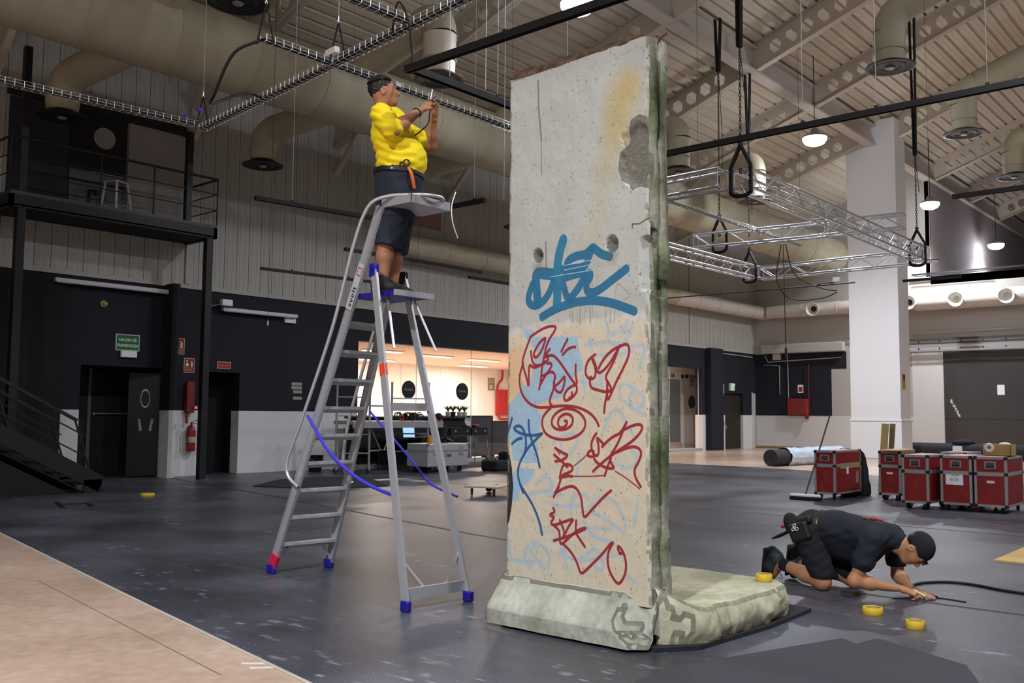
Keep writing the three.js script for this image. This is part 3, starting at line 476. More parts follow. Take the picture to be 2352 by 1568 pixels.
{ const t = thing('hanging_cable', 'black cables hanging in a loop under the cross truss', 'cable', [19.4, 4.95, -8.9]); part('cable', tube([[0, 0.2, 0], [0.0, -0.6, -0.1], [0.05, -1.0, 0.15], [0.1, -1.05, 0.9], [0.1, -0.95, 1.2]], 0.012, 30, 6), M.black, t); part('cable', tube([[0, 0.2, 0.1], [0.05, -0.5, 0.3], [0.1, -0.85, 0.9], [0.1, -0.92, 1.2]], 0.012, 30, 6), M.black, t); part('cable', rod([0, 0.2, 0.05], [0, -2.1, 0.08], 0.009, 6), M.black, t); part('plug', rod([0, -2.1, 0.08], [0, -2.32, 0.08], 0.025, 8), M.black, t); }
{ const t = thing('cable_coil', 'small coil of black cable with a white box on the thin rail beside the column', 'cable', [18.42, 4.05, -7.5]); part('coil', merge([torus(0.07, 0.014).rotateX(1.3).scale(1, 0.6, 2.2), torus(0.06, 0.012).rotateX(1.4).scale(1, 0.6, 2.6)]), M.black, t); part('box', RB(0.06, 0.09, 0.14, 0.01, 0, 0.06, 0.22), M.plastic, t); }
for (const [i, [x, z, y0, m]] of [[9.35, -13.6, 2.9, 0], [5.55, -5.1, 4.03, 1], [5.62, -4.95, 3.1, 1], [13.2, -14.9, 5.1, 0], [17, -9.6, 6.5, 0], [22.5, -9.8, 6.8, 0]].entries())
  solo('hanging_wire', rod([x, y0, z], [x, roofY(z), z], i === 2 ? 0.0025 : 0.004, 5), m ? M.steel : M.chain, ['dark wire hanging down right of the ladder', 'bright steel wire right of the hands of the man', 'thin bright wire with its loose end right of the ladder top', 'dark wire in front of the ribbed wall left of the man', 'dark wire above the long truss', 'dark wire left of the white column'][i], 'wire');
solo('cable_tie', tube([[5.04, 3.05, -4.93], [5.0, 2.94, -4.93], [5.01, 2.82, -4.93], [5.07, 2.7, -4.93]], 0.0045, 20, 5), std('#e8ecee', 0.4), 'curved white cable tie dangling right of the ladder top', 'cable tie');
{ const t = thing('pull_cord', 'dark pull cord with white knob hanging in front of the wall duct', 'cord', [9.35, 2.9, -13.6]); part('knob', rod([0, 0.02, 0], [0, -0.06, 0], 0.012), M.plastic, t); part('tail', tube([[0, -0.06, 0], [0.01, -0.2, 0.02], [0.07, -0.34, 0.05]], 0.005, 10, 5), M.black, t); }
// ---------------------------------------------------------------- the graffiti covered concrete wall segment
const FX = 4.77, WZ0 = -4.16, WW = 1.13, WH = 3.66;
{
  const t = thing('concrete_wall_segment', 'tall upright concrete wall slab with teal and red graffiti on its face', 'wall slab', [0, 0, 0]);
  const faceT = canvasTex(760, 2048, (g, w, h) => {
    const X = (u) => u / 1130 * w, Y = (v) => h - v / 3660 * h;
    SEED = 99;
    g.fillStyle = '#aeb0aa'; g.fillRect(0, 0, w, h);
    const soft = (x, y, r, col, a) => { const q = g.createRadialGradient(x, y, 0, x, y, r); q.addColorStop(0, col); q.addColorStop(1, col.replace(/[\d.]+\)$/, '0)')); g.globalAlpha = a; g.fillStyle = q; g.fillRect(x - r, y - r, 2 * r, 2 * r); g.globalAlpha = 1; };
    for (let k = 0; k < 260; k++) soft(rnd() * w, rnd() * h, rr(30, 150), rnd() < 0.5 ? 'rgba(196,197,190,1)' : 'rgba(140,140,130,1)', rr(0.05, 0.16));
    for (const [u, v, r, a] of [[939, 3347, 190, 0.6], [990, 3420, 120, 0.45], [880, 3240, 140, 0.4], [860, 3080, 150, 0.4], [800, 2900, 140, 0.3], [940, 3130, 120, 0.3], [760, 2650, 140, 0.22], [700, 2440, 130, 0.2]]) soft(X(u), Y(v), r * w / 1130, 'rgba(178,152,78,1)', a);
    // painted lower part
    g.fillStyle = '#c9bda4'; g.beginPath(); g.moveTo(0, Y(1905)); for (let u = 0; u <= 1130; u += 22) g.lineTo(X(u), Y(1925 + u * 0.05 + rr(-14, 16))); g.lineTo(w, h); g.lineTo(0, h); g.fill();
    g.fillStyle = '#c3c2bb'; for (let k = 0; k < 70; k++) { const u = rr(0, 1130); g.globalAlpha = rr(0.3, 0.8); g.beginPath(); g.ellipse(X(u), Y(1920 + u * 0.05 + rr(-30, 22)), rr(8, 34), rr(4, 13), rr(-0.3, 0.3), 0, 7); g.fill(); } g.globalAlpha = 1;
    for (let k = 0; k < 120; k++) soft(rnd() * w, Y(rnd() * 1900), rr(30, 120), ['rgba(214,190,160,1)', 'rgba(190,186,170,1)', 'rgba(176,190,196,1)'][Math.floor(rnd() * 3)], rr(0.1, 0.3));
    soft(X(80), Y(1500), 160, 'rgba(208,166,112,1)', 0.55);
    const poly = (s) => { g.beginPath(); for (let i = 0; i < s.length; i += 2) i ? g.lineTo(X(s[i]), Y(s[i + 1])) : g.moveTo(X(s[i]), Y(s[i + 1])); g.closePath(); g.fill(); };
    const line = (s, wd) => { g.lineWidth = wd * w / 1130; g.lineCap = 'round'; g.lineJoin = 'round'; const n = s.length / 2, P = (i) => [X(s[2 * i]), Y(s[2 * i + 1])]; g.beginPath(); g.moveTo(...P(0)); for (let i = 1; i < n - 1; i++) { const a = P(i), b = P(i + 1); g.quadraticCurveTo(a[0], a[1], (a[0] + b[0]) / 2, (a[1] + b[1]) / 2); } g.lineTo(...P(n - 1)); g.stroke(); };
    g.globalAlpha = 0.72; g.fillStyle = '#d5ae7c'; GRAFFITI.ochre.forEach((o) => poly(o.s)); g.globalAlpha = 0.85; g.fillStyle = '#8fb1ca'; GRAFFITI.blue.forEach((o) => poly(o.s));
    g.globalAlpha = 0.6; g.strokeStyle = '#9fb4bf'; GRAFFITI.pale.forEach((o) => line(o.s, 16)); g.globalAlpha = 0.25; GRAFFITI.pale.forEach((o) => line(o.s, 30));
    g.globalAlpha = 0.9; g.strokeStyle = '#1f4a78'; GRAFFITI.navy.forEach((o) => line(o.s, 17));
    g.globalAlpha = 0.94; g.strokeStyle = '#8f1f2a'; GRAFFITI.red.forEach((o) => line(o.s, 16)); GRAFFITI.redthin.forEach((o) => line(o.s, 7));
    g.strokeStyle = '#1f6488'; g.globalAlpha = 0.93; GRAFFITI.teal.forEach((o, i) => line(o.s, i === 0 || i === 1 ? 66 : 48)); g.globalAlpha = 0.35; g.strokeStyle = '#2f8aa0'; line(GRAFFITI.teal[0].s, 62); g.globalAlpha = 1;
    g.strokeStyle = 'rgba(190,205,210,0.8)'; for (const y of [2330, 2300, 2265]) { g.lineWidth = 3; g.beginPath(); g.moveTo(X(480 - (y === 2265 ? 110 : 0)), Y(y)); g.lineTo(X(700), Y(y + 14)); g.stroke(); }
    g.globalAlpha = 0.35; g.strokeStyle = '#7d6a2a'; for (let k = 0; k < 12; k++) { const u = rr(480, 900), v = rr(2020, 2080); g.lineWidth = rr(3, 7); g.beginPath(); g.moveTo(X(u), Y(v)); g.lineTo(X(u + rr(-8, 8)), Y(v - rr(60, 130))); g.stroke(); }
    for (const s of [[[900, 2180], [870, 2080]], [[900, 2180], [960, 2130], [990, 2090], [940, 2070]]]) { g.beginPath(); s.forEach(([u, v], i) => i ? g.lineTo(X(u), Y(v)) : g.moveTo(X(u), Y(v))); g.stroke(); } g.globalAlpha = 1;
    // pits, streaks and worn edges
    for (let k = 0; k < 1500; k++) { const y = Math.pow(rnd(), 1.1) * h; g.globalAlpha = rr(0.35, 0.85); g.fillStyle = rnd() < 0.75 ? '#3e3f38' : '#565346'; g.beginPath(); g.ellipse(rnd() * w, y, rr(0.7, 2.1), rr(0.9, 4.2), rr(-0.3, 0.3), 0, 7); g.fill(); } g.globalAlpha = 1;
    g.strokeStyle = 'rgba(86,88,82,0.6)'; g.lineWidth = 9; g.beginPath(); g.moveTo(X(255), Y(3610)); g.lineTo(X(262), Y(3420)); g.lineTo(X(285), Y(3200)); g.stroke(); g.lineWidth = 5; g.beginPath(); g.moveTo(X(285), Y(3200)); g.lineTo(X(288), Y(2960)); g.stroke();
    g.strokeStyle = 'rgba(80,82,72,0.55)'; g.lineWidth = 8; g.beginPath(); g.moveTo(X(330), Y(2500)); g.lineTo(X(335), Y(2320)); g.stroke();
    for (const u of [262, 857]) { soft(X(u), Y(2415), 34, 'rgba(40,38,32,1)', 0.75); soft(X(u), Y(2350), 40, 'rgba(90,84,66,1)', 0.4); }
    g.fillStyle = '#6e6c62'; g.beginPath(); for (const [u, v] of [[1000, 3190], [1060, 3215], [1130, 3180], [1130, 2740], [1060, 2760], [1010, 2745], [975, 2790], [935, 2815], [905, 2890], [915, 2990], [965, 3050], [985, 3140]]) g.lineTo(X(u), Y(v)); g.fill();
    for (let k = 0; k < 320; k++) { const u = rr(915, 1130), v = rr(2750, 3190); if (u < 1000 && v > 3040) continue; g.globalAlpha = rr(0.2, 0.7); g.fillStyle = ['#8d897c', '#4d4b42', '#a19b8a'][Math.floor(rnd() * 3)]; g.beginPath(); g.ellipse(X(u), Y(v), rr(1, 5), rr(1, 4), 0, 0, 7); g.fill(); } g.globalAlpha = 1;
    g.fillStyle = '#23242a'; g.beginPath(); for (const [u, v] of [[0, 1150], [18, 1130], [48, 1010], [62, 880], [50, 760], [30, 660], [0, 600]]) g.lineTo(X(u), Y(v)); g.fill();
    for (let k = 0; k < 200; k++) { const e = rnd() < 0.5 ? rr(0, 14) : w - rr(0, 16); g.globalAlpha = 0.5; g.fillStyle = rnd() < 0.6 ? '#8f8d7c' : '#6d6a58'; g.beginPath(); g.ellipse(e, rnd() * h, rr(2, 9), rr(6, 26), 0, 0, 7); g.fill(); } g.globalAlpha = 1;
    g.strokeStyle = '#6a4c30'; g.lineWidth = 5; g.beginPath(); g.moveTo(w, Y(2560)); g.lineTo(X(1060), Y(2530)); g.lineTo(X(1010), Y(2535)); g.lineTo(X(1008), Y(2510)); g.stroke();
  });
  const conc = (r, g, b, s, moss) => tex(512, 512, (u, v) => { const a = fbm(u * 6, v * 6, 6, 5, s), c = fbm(u * 40, v * 40, 40, 2, s + 5), m = fbm(u * 3, v * 3, 3, 4, s + 9), n = (a - 0.5) * 50 + (c - 0.5) * 30, k = Math.max(0, m - 0.5) * moss; return [cl(r + n - k * 75), cl(g + n - k * 62), cl(b + n - k * 82)]; });
  const sideM = new THREE.MeshStandardMaterial({ map: rep(conc(150, 150, 132, 71, 2.6), 0.9), roughness: 0.92, bumpMap: rep(grainT, 3), bumpScale: 0.006 });
  const footM = new THREE.MeshStandardMaterial({ map: rep(conc(164, 164, 150, 81, 1.2), 0.8), roughness: 0.92, bumpMap: rep(grainT, 3), bumpScale: 0.004 });
  const slabM = new THREE.MeshStandardMaterial({ map: rep(conc(176, 172, 146, 91, 0.9), 0.7), roughness: 0.9, bumpMap: rep(grainT, 3), bumpScale: 0.004 });
  const n3 = (x, y, z, s) => fbm(x * 1 + z * 0.73 + 40, y + z * 0.41 + 40, 512, 3, s) - 0.5;
  // front sheet with real pits, holes and the broken patch
  const nu = 110, nv = 330, pos = [], uv = [], idx = [];
  const depthAt = (u, v) => { // metres into the wall
    let d = 0.004 * (n3(u * 14, v * 14, 0, 3) + 0.5);
    for (const [hu, hv, r, dd] of [[0.262, 2.415, 0.032, 0.07], [0.857, 2.43, 0.036, 0.07]]) { const q = Math.hypot(u - hu, (v - hv) * 0.85) / r; if (q < 1.5) d += dd * Math.max(0, Math.min(1, (1.3 - q) / 0.5)); }
    const pu = (u - 1.04) / 0.12, pv = (v - 2.97) / 0.21, pd = 1 - Math.hypot(pu, pv) + 0.5 * n3(u * 16, v * 16, 0, 8); if (pd > 0) d += Math.min(0.03, pd * 0.16) + 0.012 * (n3(u * 40, v * 40, 0, 6) + 0.3);
    const er = WW - u, eh = 0.012 + 0.03 * Math.max(0, n3(v * 6, 3.3, 0, 12)) + (Math.abs(v - 2.28) < 0.16 ? 0.05 : 0); if (er < eh) d += (eh - er) * 1.2;
    const el = u, ev = 0.012 + 0.03 * Math.max(0, n3(v * 7, 8.3, 0, 14)); if (el < ev) d += (ev - el) * 0.9; return d; };
  for (let j = 0; j <= nv; j++) for (let i = 0; i <= nu; i++) { const u = i / nu * WW, top = WH + 0.05 * (i / nu) - 0.03 * Math.max(0, n3(u * 12, 0, 5, 17)) - 0.01, v = 0.24 + (top - 0.24) * j / nv; pos.push(FX + depthAt(u, v), v, WZ0 + u); uv.push(u / WW, v / 3.66); }
  for (let j = 0; j < nv; j++) for (let i = 0; i < nu; i++) { const a = j * (nu + 1) + i, b = a + 1, c = a + nu + 1, d = c + 1; idx.push(a, b, c, b, d, c); }
  const fg = new THREE.BufferGeometry(); fg.setAttribute('position', new THREE.Float32BufferAttribute(pos, 3)); fg.setAttribute('uv', new THREE.Float32BufferAttribute(uv, 2)); fg.setIndex(idx); fg.computeVertexNormals();
  part('painted_face', fg, new THREE.MeshStandardMaterial({ map: faceT, roughness: 0.88, bumpMap: rep(grainT, 6), bumpScale: 0.002, side: THREE.DoubleSide }), t).userData.label = 'graffiti covered face';
  // rough body behind the face
  const rough = (g, amp, f, s) => { const p = g.attributes.position; g.computeVertexNormals(); for (let i = 0; i < p.count; i++) { const x = p.getX(i), y = p.getY(i), z = p.getZ(i); p.setXYZ(i, x + amp * n3(y * f, z * f, x * f, s), y + amp * n3(x * f, z * f, y * f, s + 1), z + amp * n3(x * f, y * f, z * f, s + 2)); } g.computeVertexNormals(); return g; };
  const side = (() => { // right edge with its joint groove, drawn as a ribbon that runs up the wall
    const prof = [[FX + 0.012, -3.034], [FX + 0.03, -3.018], [FX + 0.07, -3.012], [FX + 0.078, -3.03], [FX + 0.092, -3.034], [FX + 0.1, -3.01], [FX + 0.14, -3.004], [FX + 0.185, -3.012], [FX + 0.2, -3.05], [FX + 0.2, -4.14], [FX + 0.16, -4.17], [FX + 0.03, -4.165], [FX + 0.012, -4.155]];
    const p = [], id = [], n = prof.length, m = 260;
    for (let j = 0; j <= m; j++) for (let i = 0; i < n; i++) { let [x, z] = prof[i]; const y = 0.06 + 3.63 * j / m; const k = i < 9 ? 1 : 0.6;
      let dx = 0.014 * k * n3(y * 5, i * 1.7, 0, 31), dz = 0.03 * k * n3(y * 7, i * 1.3, 4, 33);
      if (i > 1 && i < 9) { const q = Math.hypot((x - FX - 0.1) / 0.05, (y - 2.14) / 0.06); if (q < 1) dz -= 0.07 * (1 - q * q); const b = Math.hypot((x - FX - 0.17) / 0.06, (y - 2.3) / 0.16); if (b < 1) dz += 0.035 * (1 - b); }
      if (y < 0.75 && i > 4 && i < 9) dx += (0.75 - y) * 0.06; if (i < 2 && y > 2.1 && y < 2.5) dx += 0.03; p.push(x + dx, y, z + dz); }
    for (let j = 0; j < m; j++) for (let i = 0; i < n - 1; i++) { const a = j * n + i, b = a + 1, c = a + n, d = c + 1; id.push(a, c, b, b, c, d); }
    const g = new THREE.BufferGeometry(); g.setAttribute('position', new THREE.Float32BufferAttribute(p, 3)); g.setIndex(id); g.computeVertexNormals(); return boxUV(mergeVertices(g)); })();
  sideM.side = THREE.DoubleSide; part('wall_edge', side, sideM, t).userData.label = 'mossy side edge with a joint groove';
  { const g = new THREE.BoxGeometry(0.19, 0.02, WW, 4, 1, 24).translate(FX + 0.105, WH, -3.595); part('broken_top', boxUV(rough(g, 0.02, 9, 44)), sideM, t); }
  part('steel_cap', boxUV(merge([BB(FX + 0.035, FX + 0.16, WH - 0.03, WH + 0.075, -4.15, -3.1)])), M.rust, t);
  part('rebar', tube([[FX + 0.1, 3.66, -3.03], [FX + 0.1, 3.7, -3.01], [FX + 0.1, 3.72, -2.96]], 0.007, 8, 5), M.rust, t);
  // sloped front foot, its right end broken away
  { const sh = [[0, 0.02], [0.0, 0.115], [0.165, 0.3], [0.24, 0.34], [0.3, 0.02]]; const W = 1.22, nz = 64, rows = []; const p = [], id = []; const prof = []; for (let i = 0; i < sh.length - 1; i++) for (let k = 0; k < 8; k++) { const q = k / 8; prof.push([sh[i][0] + (sh[i + 1][0] - sh[i][0]) * q, sh[i][1] + (sh[i + 1][1] - sh[i][1]) * q]); } prof.push(sh[4]);
    const n = prof.length; for (let j = 0; j <= nz; j++) { const s = j / nz, z = -4.21 + W * s; for (let i = 0; i < n; i++) { let [x, y] = prof[i]; x += 0.008 * n3(z * 9, y * 9, x * 9, 51); y = Math.max(0.004, y + 0.008 * n3(z * 8, x * 8, y * 8, 53));
      const q = (z + 2.99) + 0.19 + 0.16 * (n3(y * 6, x * 6, 0, 55)) + (y - 0.12) * 0.5 - 0.02; if (q > 0) x += Math.min(0.13, q * 1.0) * Math.max(0.25, 1 - x / 0.3) + 0.03 * n3(z * 22, y * 22, 0, 57);
      const ql = -4.21 + 0.05 - z; if (ql > 0) x += ql * 0.7; p.push(4.6 + x, y, z); } }
    for (let j = 0; j < nz; j++) for (let i = 0; i < n - 1; i++) { const a = j * n + i, b = a + 1, c = a + n, d = c + 1; id.push(a, c, b, b, c, d); }
    for (const e of [0, nz]) { const base = p.length / 3; p.push(4.75, 0.1, -4.21 + W * e / nz); for (let i = 0; i < n - 1; i++) e ? id.push(base, e * n + i, e * n + i + 1) : id.push(base, i + 1, i); }
    const g = new THREE.BufferGeometry(); g.setAttribute('position', new THREE.Float32BufferAttribute(p, 3)); g.setIndex(id); g.computeVertexNormals(); footM.side = THREE.DoubleSide; part('front_foot', boxUV(g), footM, t); }
  // long rear foot lying on the floor
  { const nx = 70, nz = 60, p = [], id = []; const X0 = 4.8, X1 = 6.3, Z0 = -4.1, Z1 = -2.8, put = (x, y, z) => { p.push(x, y, z); return p.length / 3 - 1; };
    const edge = (x) => Z1 + 0.05 * n3(x * 6, 2, 0, 61) - (x > 6.12 ? (x - 6.12) * 0.9 : 0) - (x < 5.1 ? (5.1 - x) * (5.1 - x) * 2.4 : 0) - (Math.abs(x - 5.25) < 0.1 ? 0.03 : 0);
    const rowsTop = [], ring = [];
    for (let i = 0; i <= nx; i++) { const x = X0 + (X1 - X0) * i / nx; const r = []; for (let j = 0; j <= nz; j++) { const z = Z0 + (edge(x) - Z0) * j / nz; const ed = Math.min(edge(x) - z, X1 - x); r.push(put(x, 0.225 + 0.012 * n3(x * 6, z * 6, 0, 63) + Math.max(0, 0.3 - (x - X0)) * Math.max(0, 0.3 - (x - X0)) * 3.2 * (z < -3.06 ? 1 : 0.55) - Math.max(0, 0.02 - ed) * 1.2, z)); } rowsTop.push(r); }
    for (let i = 0; i < nx; i++) for (let j = 0; j < nz; j++) { const a = rowsTop[i][j], b = rowsTop[i][j + 1], c = rowsTop[i + 1][j], d = rowsTop[i + 1][j + 1]; id.push(a, b, c, b, d, c); }
    const wallDown = (list, fx, fz) => { const rows = [list]; for (let k = 1; k <= 6; k++) rows.push(list.map((q) => { const x = p[3 * q], y = p[3 * q + 1], z = p[3 * q + 2], f = k / 6, bot = 0.03; const o = 0.05 * n3(x * 7 + z * 7, k * 0.9, 0, 67) + 0.03 * Math.sin(f * Math.PI); return put(x + fx * o, y + (bot - y) * f, z + fz * o); })); for (let k = 0; k < 6; k++) for (let i = 0; i < list.length - 1; i++) { const a = rows[k][i], b = rows[k][i + 1], c = rows[k + 1][i], d = rows[k + 1][i + 1]; id.push(a, c, b, b, c, d); } };
    wallDown(rowsTop.map((r) => r[nz]), 0, 1); wallDown(rowsTop[nx].slice().reverse(), 1, 0); wallDown(rowsTop.map((r) => r[0]).reverse(), 0, -1);
    const g = new THREE.BufferGeometry(); g.setAttribute('position', new THREE.Float32BufferAttribute(p, 3)); g.setIndex(id); g.computeVertexNormals(); slabM.side = THREE.DoubleSide; part('rear_foot', boxUV(g), slabM, t); }
}
solo('floor_mat', flatPrism([[4.72, -4.15], [4.72, -2.96], [4.95, -2.8], [5.75, -2.74], [6.42, -2.76], [6.48, -3.0], [6.4, -4.1]], 0.004, 0.03), M.rubber, 'thin black rubber mat under the base of the concrete slab', 'mat');
solo('floor_mat', flatPrism([[3.3, -2.62], [4.47, -2.74], [5.05, -2.54], [5.78, -2.29], [5.7, -2.17], [5.93, -2.13], [5.63, -1.54], [4.9, -1.2], [3.2, -1.6]], 0.004, 0.012), std('#34343a', 0.95), 'large dark mat with a notched edge on the floor at the bottom right', 'mat');
solo('floor_mat', flatPrism([[9.98, -14.84], [11.28, -15.88], [12.45, -16.0], [12.85, -14.93], [11.89, -13.32], [11.33, -13.29], [10.36, -13.8]], 0.004, 0.02), std('#202125', 0.9), 'dark mat lying on the floor behind the foot of the ladder', 'mat');
solo('black_tape_strip', merge([bar([6.19, 0.012, -14.2], [5.9, 0.012, -13.3], 0.05, 0.016), bar([5.9, 0.012, -13.3], [6.3, 0.012, -13.3], 0.05, 0.016), bar([6.3, 0.012, -13.3], [6.42, 0.012, -13.7], 0.05, 0.016), bar([6.42, 0.012, -13.7], [6.1, 0.012, -13.85], 0.05, 0.016)]), M.black, 'black looped webbing lying on the floor before the stairs', 'strap');
// tape rolls
function tapeRoll(label, x, y, z, r, tilt = 0) { const t = thing('tape_roll', label, 'tape roll', [x, y, z]); t.rotation.z = tilt; part('tape', lathe([[r * 0.72, 0], [r, 0], [r, 0.048], [r * 0.72, 0.048], [r * 0.72, 0]], 30), M.yellowTape, t); part('core', lathe([[r * 0.66, 0.001], [r * 0.73, 0.001], [r * 0.73, 0.047], [r * 0.66, 0.047], [r * 0.66, 0.001]], 30), M.tapeCore, t); return t; }
tapeRoll('yellow tape roll on the floor left of the two near the dark mat', 6.66, 0.004, -2.42, 0.068);
tapeRoll('yellow tape roll on the floor nearest the notched dark mat', 6.42, 0.004, -2.06, 0.058);
tapeRoll('yellow tape roll on the far corner of the slab foot beside the shoe', 6.15, 0.228, -2.98, 0.055);
tapeRoll('yellow tape roll on the floor left of the ladder by the stairs', 7.66, 0.004, -14.3, 0.11);
solo('plywood_sheet', flatPrism([[9.85, -2.42], [11.05, -2.42], [11.1, -1.2], [9.85, -1.2]], 0.004, 0.022), M.ply, 'pale plywood sheet on the floor at the right picture edge', 'board');
solo('floor_cable', tube([[7.55, 0.012, -2.26], [7.75, 0.014, -2.45], [7.95, 0.014, -2.56], [8.15, 0.014, -2.52], [8.32, 0.014, -2.37], [8.31, 0.014, -2.17], [8.22, 0.014, -1.97], [8.16, 0.014, -1.6]], 0.011, 40, 7), M.black, 'black cable curving over the floor behind the hands of the kneeling man', 'cable');
solo('black_wire', tube([[7.3, 0.008, -2.5], [7.55, 0.008, -2.3], [7.54, 0.008, -2.05]], 0.005, 14, 5), M.black, 'thin black cord ending beside the flat hand of the kneeling man', 'cord');
// ---------------------------------------------------------------- step ladder with platform
{
  const t = thing('platform_ladder', 'tall aluminium platform ladder with blue feet carrying the man in yellow', 'ladder', [0, 0, 0]);
  const A0 = [4.78, 0.03, -6.8], A1 = [4.85, 3.0, -5.57], B0 = [5.3, 0.03, -6.69], B1 = [5.27, 3.0, -5.73];
  const L = (a, b, q) => a.map((v, i) => v + (b[i] - v) * q), st = (a, b) => merge([bar(a, b, 0.006, 0.085, [1, 0, 0]), bar([a[0], a[1], a[2] - 0.04], [b[0], b[1], b[2] - 0.04], 0.03, 0.005, [1, 0, 0]), bar([a[0], a[1], a[2] + 0.04], [b[0], b[1], b[2] + 0.04], 0.03, 0.005, [1, 0, 0])]);
  const sA = part('stile', st(A0, A1), M.aluDull, t); part('stile', st(B0, B1), M.aluDull, t);
  { const c = canvasTex(256, 64, (g, w, h) => { g.fillStyle = '#b4b6ba'; g.fillRect(0, 0, w, h); g.fillStyle = '#17181c'; g.font = 'bold 50px sans-serif'; g.textBaseline = 'middle'; g.fillText('svelt', 12, 34); g.strokeStyle = '#9a2020'; g.lineWidth = 5; g.strokeRect(190, 12, 40, 40); }); c.flipY = true;
    const a = V(...L(A0, A1, 0.73)), b = V(...L(A0, A1, 0.85)), y = b.clone().sub(a).normalize(), x = V(-1, 0, 0); x.addScaledVector(y, -x.dot(y)).normalize(); 
    const g = new THREE.PlaneGeometry(a.distanceTo(b), 0.075); g.applyMatrix4(new THREE.Matrix4().makeBasis(y, x.clone().cross(y), x).setPosition(a.add(b).multiplyScalar(0.5).addScaledVector(x, 0.018)));
    part('maker_lettering', g, new THREE.MeshStandardMaterial({ map: c, roughness: 0.5, side: THREE.DoubleSide }), sA); }
  for (let k = 0; k < 9; k++) { const q = 0.075 + 0.0775 * k, a = L(A0, A1, q), b = L(B0, B1, q); const s = part('step', merge([bar(a, b, 0.075, 0.022, [0, 0, 1]), bar([a[0], a[1] - 0.018, a[2] - 0.036], [b[0], b[1] - 0.018, b[2] - 0.036], 0.006, 0.045, [0, 0, 1]), bar([a[0], a[1] + 0.012, a[2] - 0.02], [b[0], b[1] + 0.012, b[2] - 0.02], 0.006, 0.006, [0, 0, 1]), bar([a[0], a[1] + 0.012, a[2] + 0.02], [b[0], b[1] + 0.012, b[2] + 0.02], 0.006, 0.006, [0, 0, 1])]), M.alu, t);
    if (k === 0) { part('step_brace', bar(L(a, b, 0.25), L(A0, A1, 0.02), 0.02, 0.005), M.alu, s); part('step_brace', bar(L(a, b, 0.75), L(B0, B1, 0.02), 0.02, 0.005), M.alu, s); } }
  const C0 = [4.5, 0.03, -4.83], C1 = [4.8, 2.5, -5.58], D0 = [5.06, 0.03, -4.77], D1 = [5.24, 2.5, -5.72];
  for (const [a, b] of [[C0, C1], [D0, D1]]) part('rear_leg', merge([bar(a, b, 0.028, 0.055, [1, 0, 0]), bar([a[0] - 0.012, a[1], a[2] + 0.02], [b[0] - 0.012, b[1], b[2] + 0.02], 0.006, 0.03, [1, 0, 0])]), M.aluDull, t);
  const cb = part('cross_bar', bar(L(C0, C1, 0.035), L(D0, D1, 0.035), 0.075, 0.02, [0, 1, 0]), M.alu, t); part('cross_bar', bar(L(C0, C1, 0.56), L(D0, D1, 0.56), 0.06, 0.02, [0, 1, 0]), M.alu, t);
  part('diagonal_brace', bar(L(L(C0, C1, 0.045), L(D0, D1, 0.045), 0.32), L(C0, C1, 0.13), 0.018, 0.004), M.alu, cb); part('diagonal_brace', bar(L(L(C0, C1, 0.045), L(D0, D1, 0.045), 0.66), L(D0, D1, 0.13), 0.018, 0.004), M.alu, cb);
  for (const [p, r] of [[A0, 0], [B0, 0], [C0, 1], [D0, 1]]) { const f = part('foot', RB(r ? 0.05 : 0.045, 0.075, r ? 0.075 : 0.1, 0.012), M.blueP, t, [p[0], 0.042, p[2]]); f.userData.label = 'blue plastic foot'; }
  part('red_tag', bar(L(A0, A1, 0.015), L(A0, A1, 0.045), 0.034, 0.09, [1, 0, 0]), std('#d2174f', 0.5), t).userData.label = 'pinkish red tag'; part('warning_label', bar(L(C0, C1, 0.655), L(C0, C1, 0.69), 0.031, 0.058, [1, 0, 0]), std('#e0452b', 0.5), t).userData.label = 'orange warning label';
  // platform
  const PY = 2.32; part('platform', merge([BB(4.86, 5.26, PY - 0.035, PY, -5.86, -5.4)]), M.blueP, t).userData.label = 'blue platform deck'; for (const z of [-5.39, -5.87]) part('platform_edge', BB(4.85, 5.27, PY - 0.04, PY + 0.005, z - 0.01, z + 0.01), M.alu, t);
  for (const x of [4.92, 5.2]) part('platform_stay', bar([x, PY - 0.03, -5.55], [x + (x < 5 ? -0.12 : 0.05), 1.86, -5.33], 0.022, 0.008), M.alu, t);
  for (const p of [C1, D1]) part('hinge', merge([RB(0.05, 0.11, 0.08, 0.015, p[0], p[1] - 0.02, p[2]), rod([p[0] - 0.035, p[1], p[2]], [p[0] + 0.035, p[1], p[2]], 0.02)]), p === C1 ? M.blueP : M.black, t);
  // top guard: bent tube with a tool tray
  part('guard_tube', tube([[4.76, 0.75, -6.43], [4.74, 0.83, -6.54], [4.74, 0.92, -6.57], [4.74, 1.3, -6.38], [4.74, 2.06, -6.0], [4.74, 2.7, -5.76], [4.75, 2.92, -5.66], [4.77, 3.02, -5.58], [4.83, 3.06, -5.45], [4.9, 3.06, -5.3], [4.98, 3.06, -5.2], [5.1, 3.06, -5.17], [5.22, 3.06, -5.24], [5.29, 3.06, -5.42], [5.32, 3.04, -5.66], [5.33, 2.94, -5.8], [5.33, 2.5, -6.0], [5.33, 1.64, -6.36], [5.33, 1.3, -6.49], [5.33, 0.96, -6.56], [5.33, 0.83, -6.52], [5.31, 0.75, -6.4]], 0.014, 160, 8), M.alu, t);
  part('tool_tray', merge([BB(4.85, 5.28, 2.985, 2.99, -5.56, -5.22), BB(4.85, 5.28, 2.99, 3.05, -5.225, -5.22), BB(4.85, 4.855, 2.99, 3.05, -5.56, -5.22), BB(5.275, 5.28, 2.99, 3.05, -5.56, -5.22)]), M.aluDull, t); part('tray_cap', RB(0.1, 0.06, 0.06, 0.02, 4.92, 3.07, -5.56), M.blueP, t);
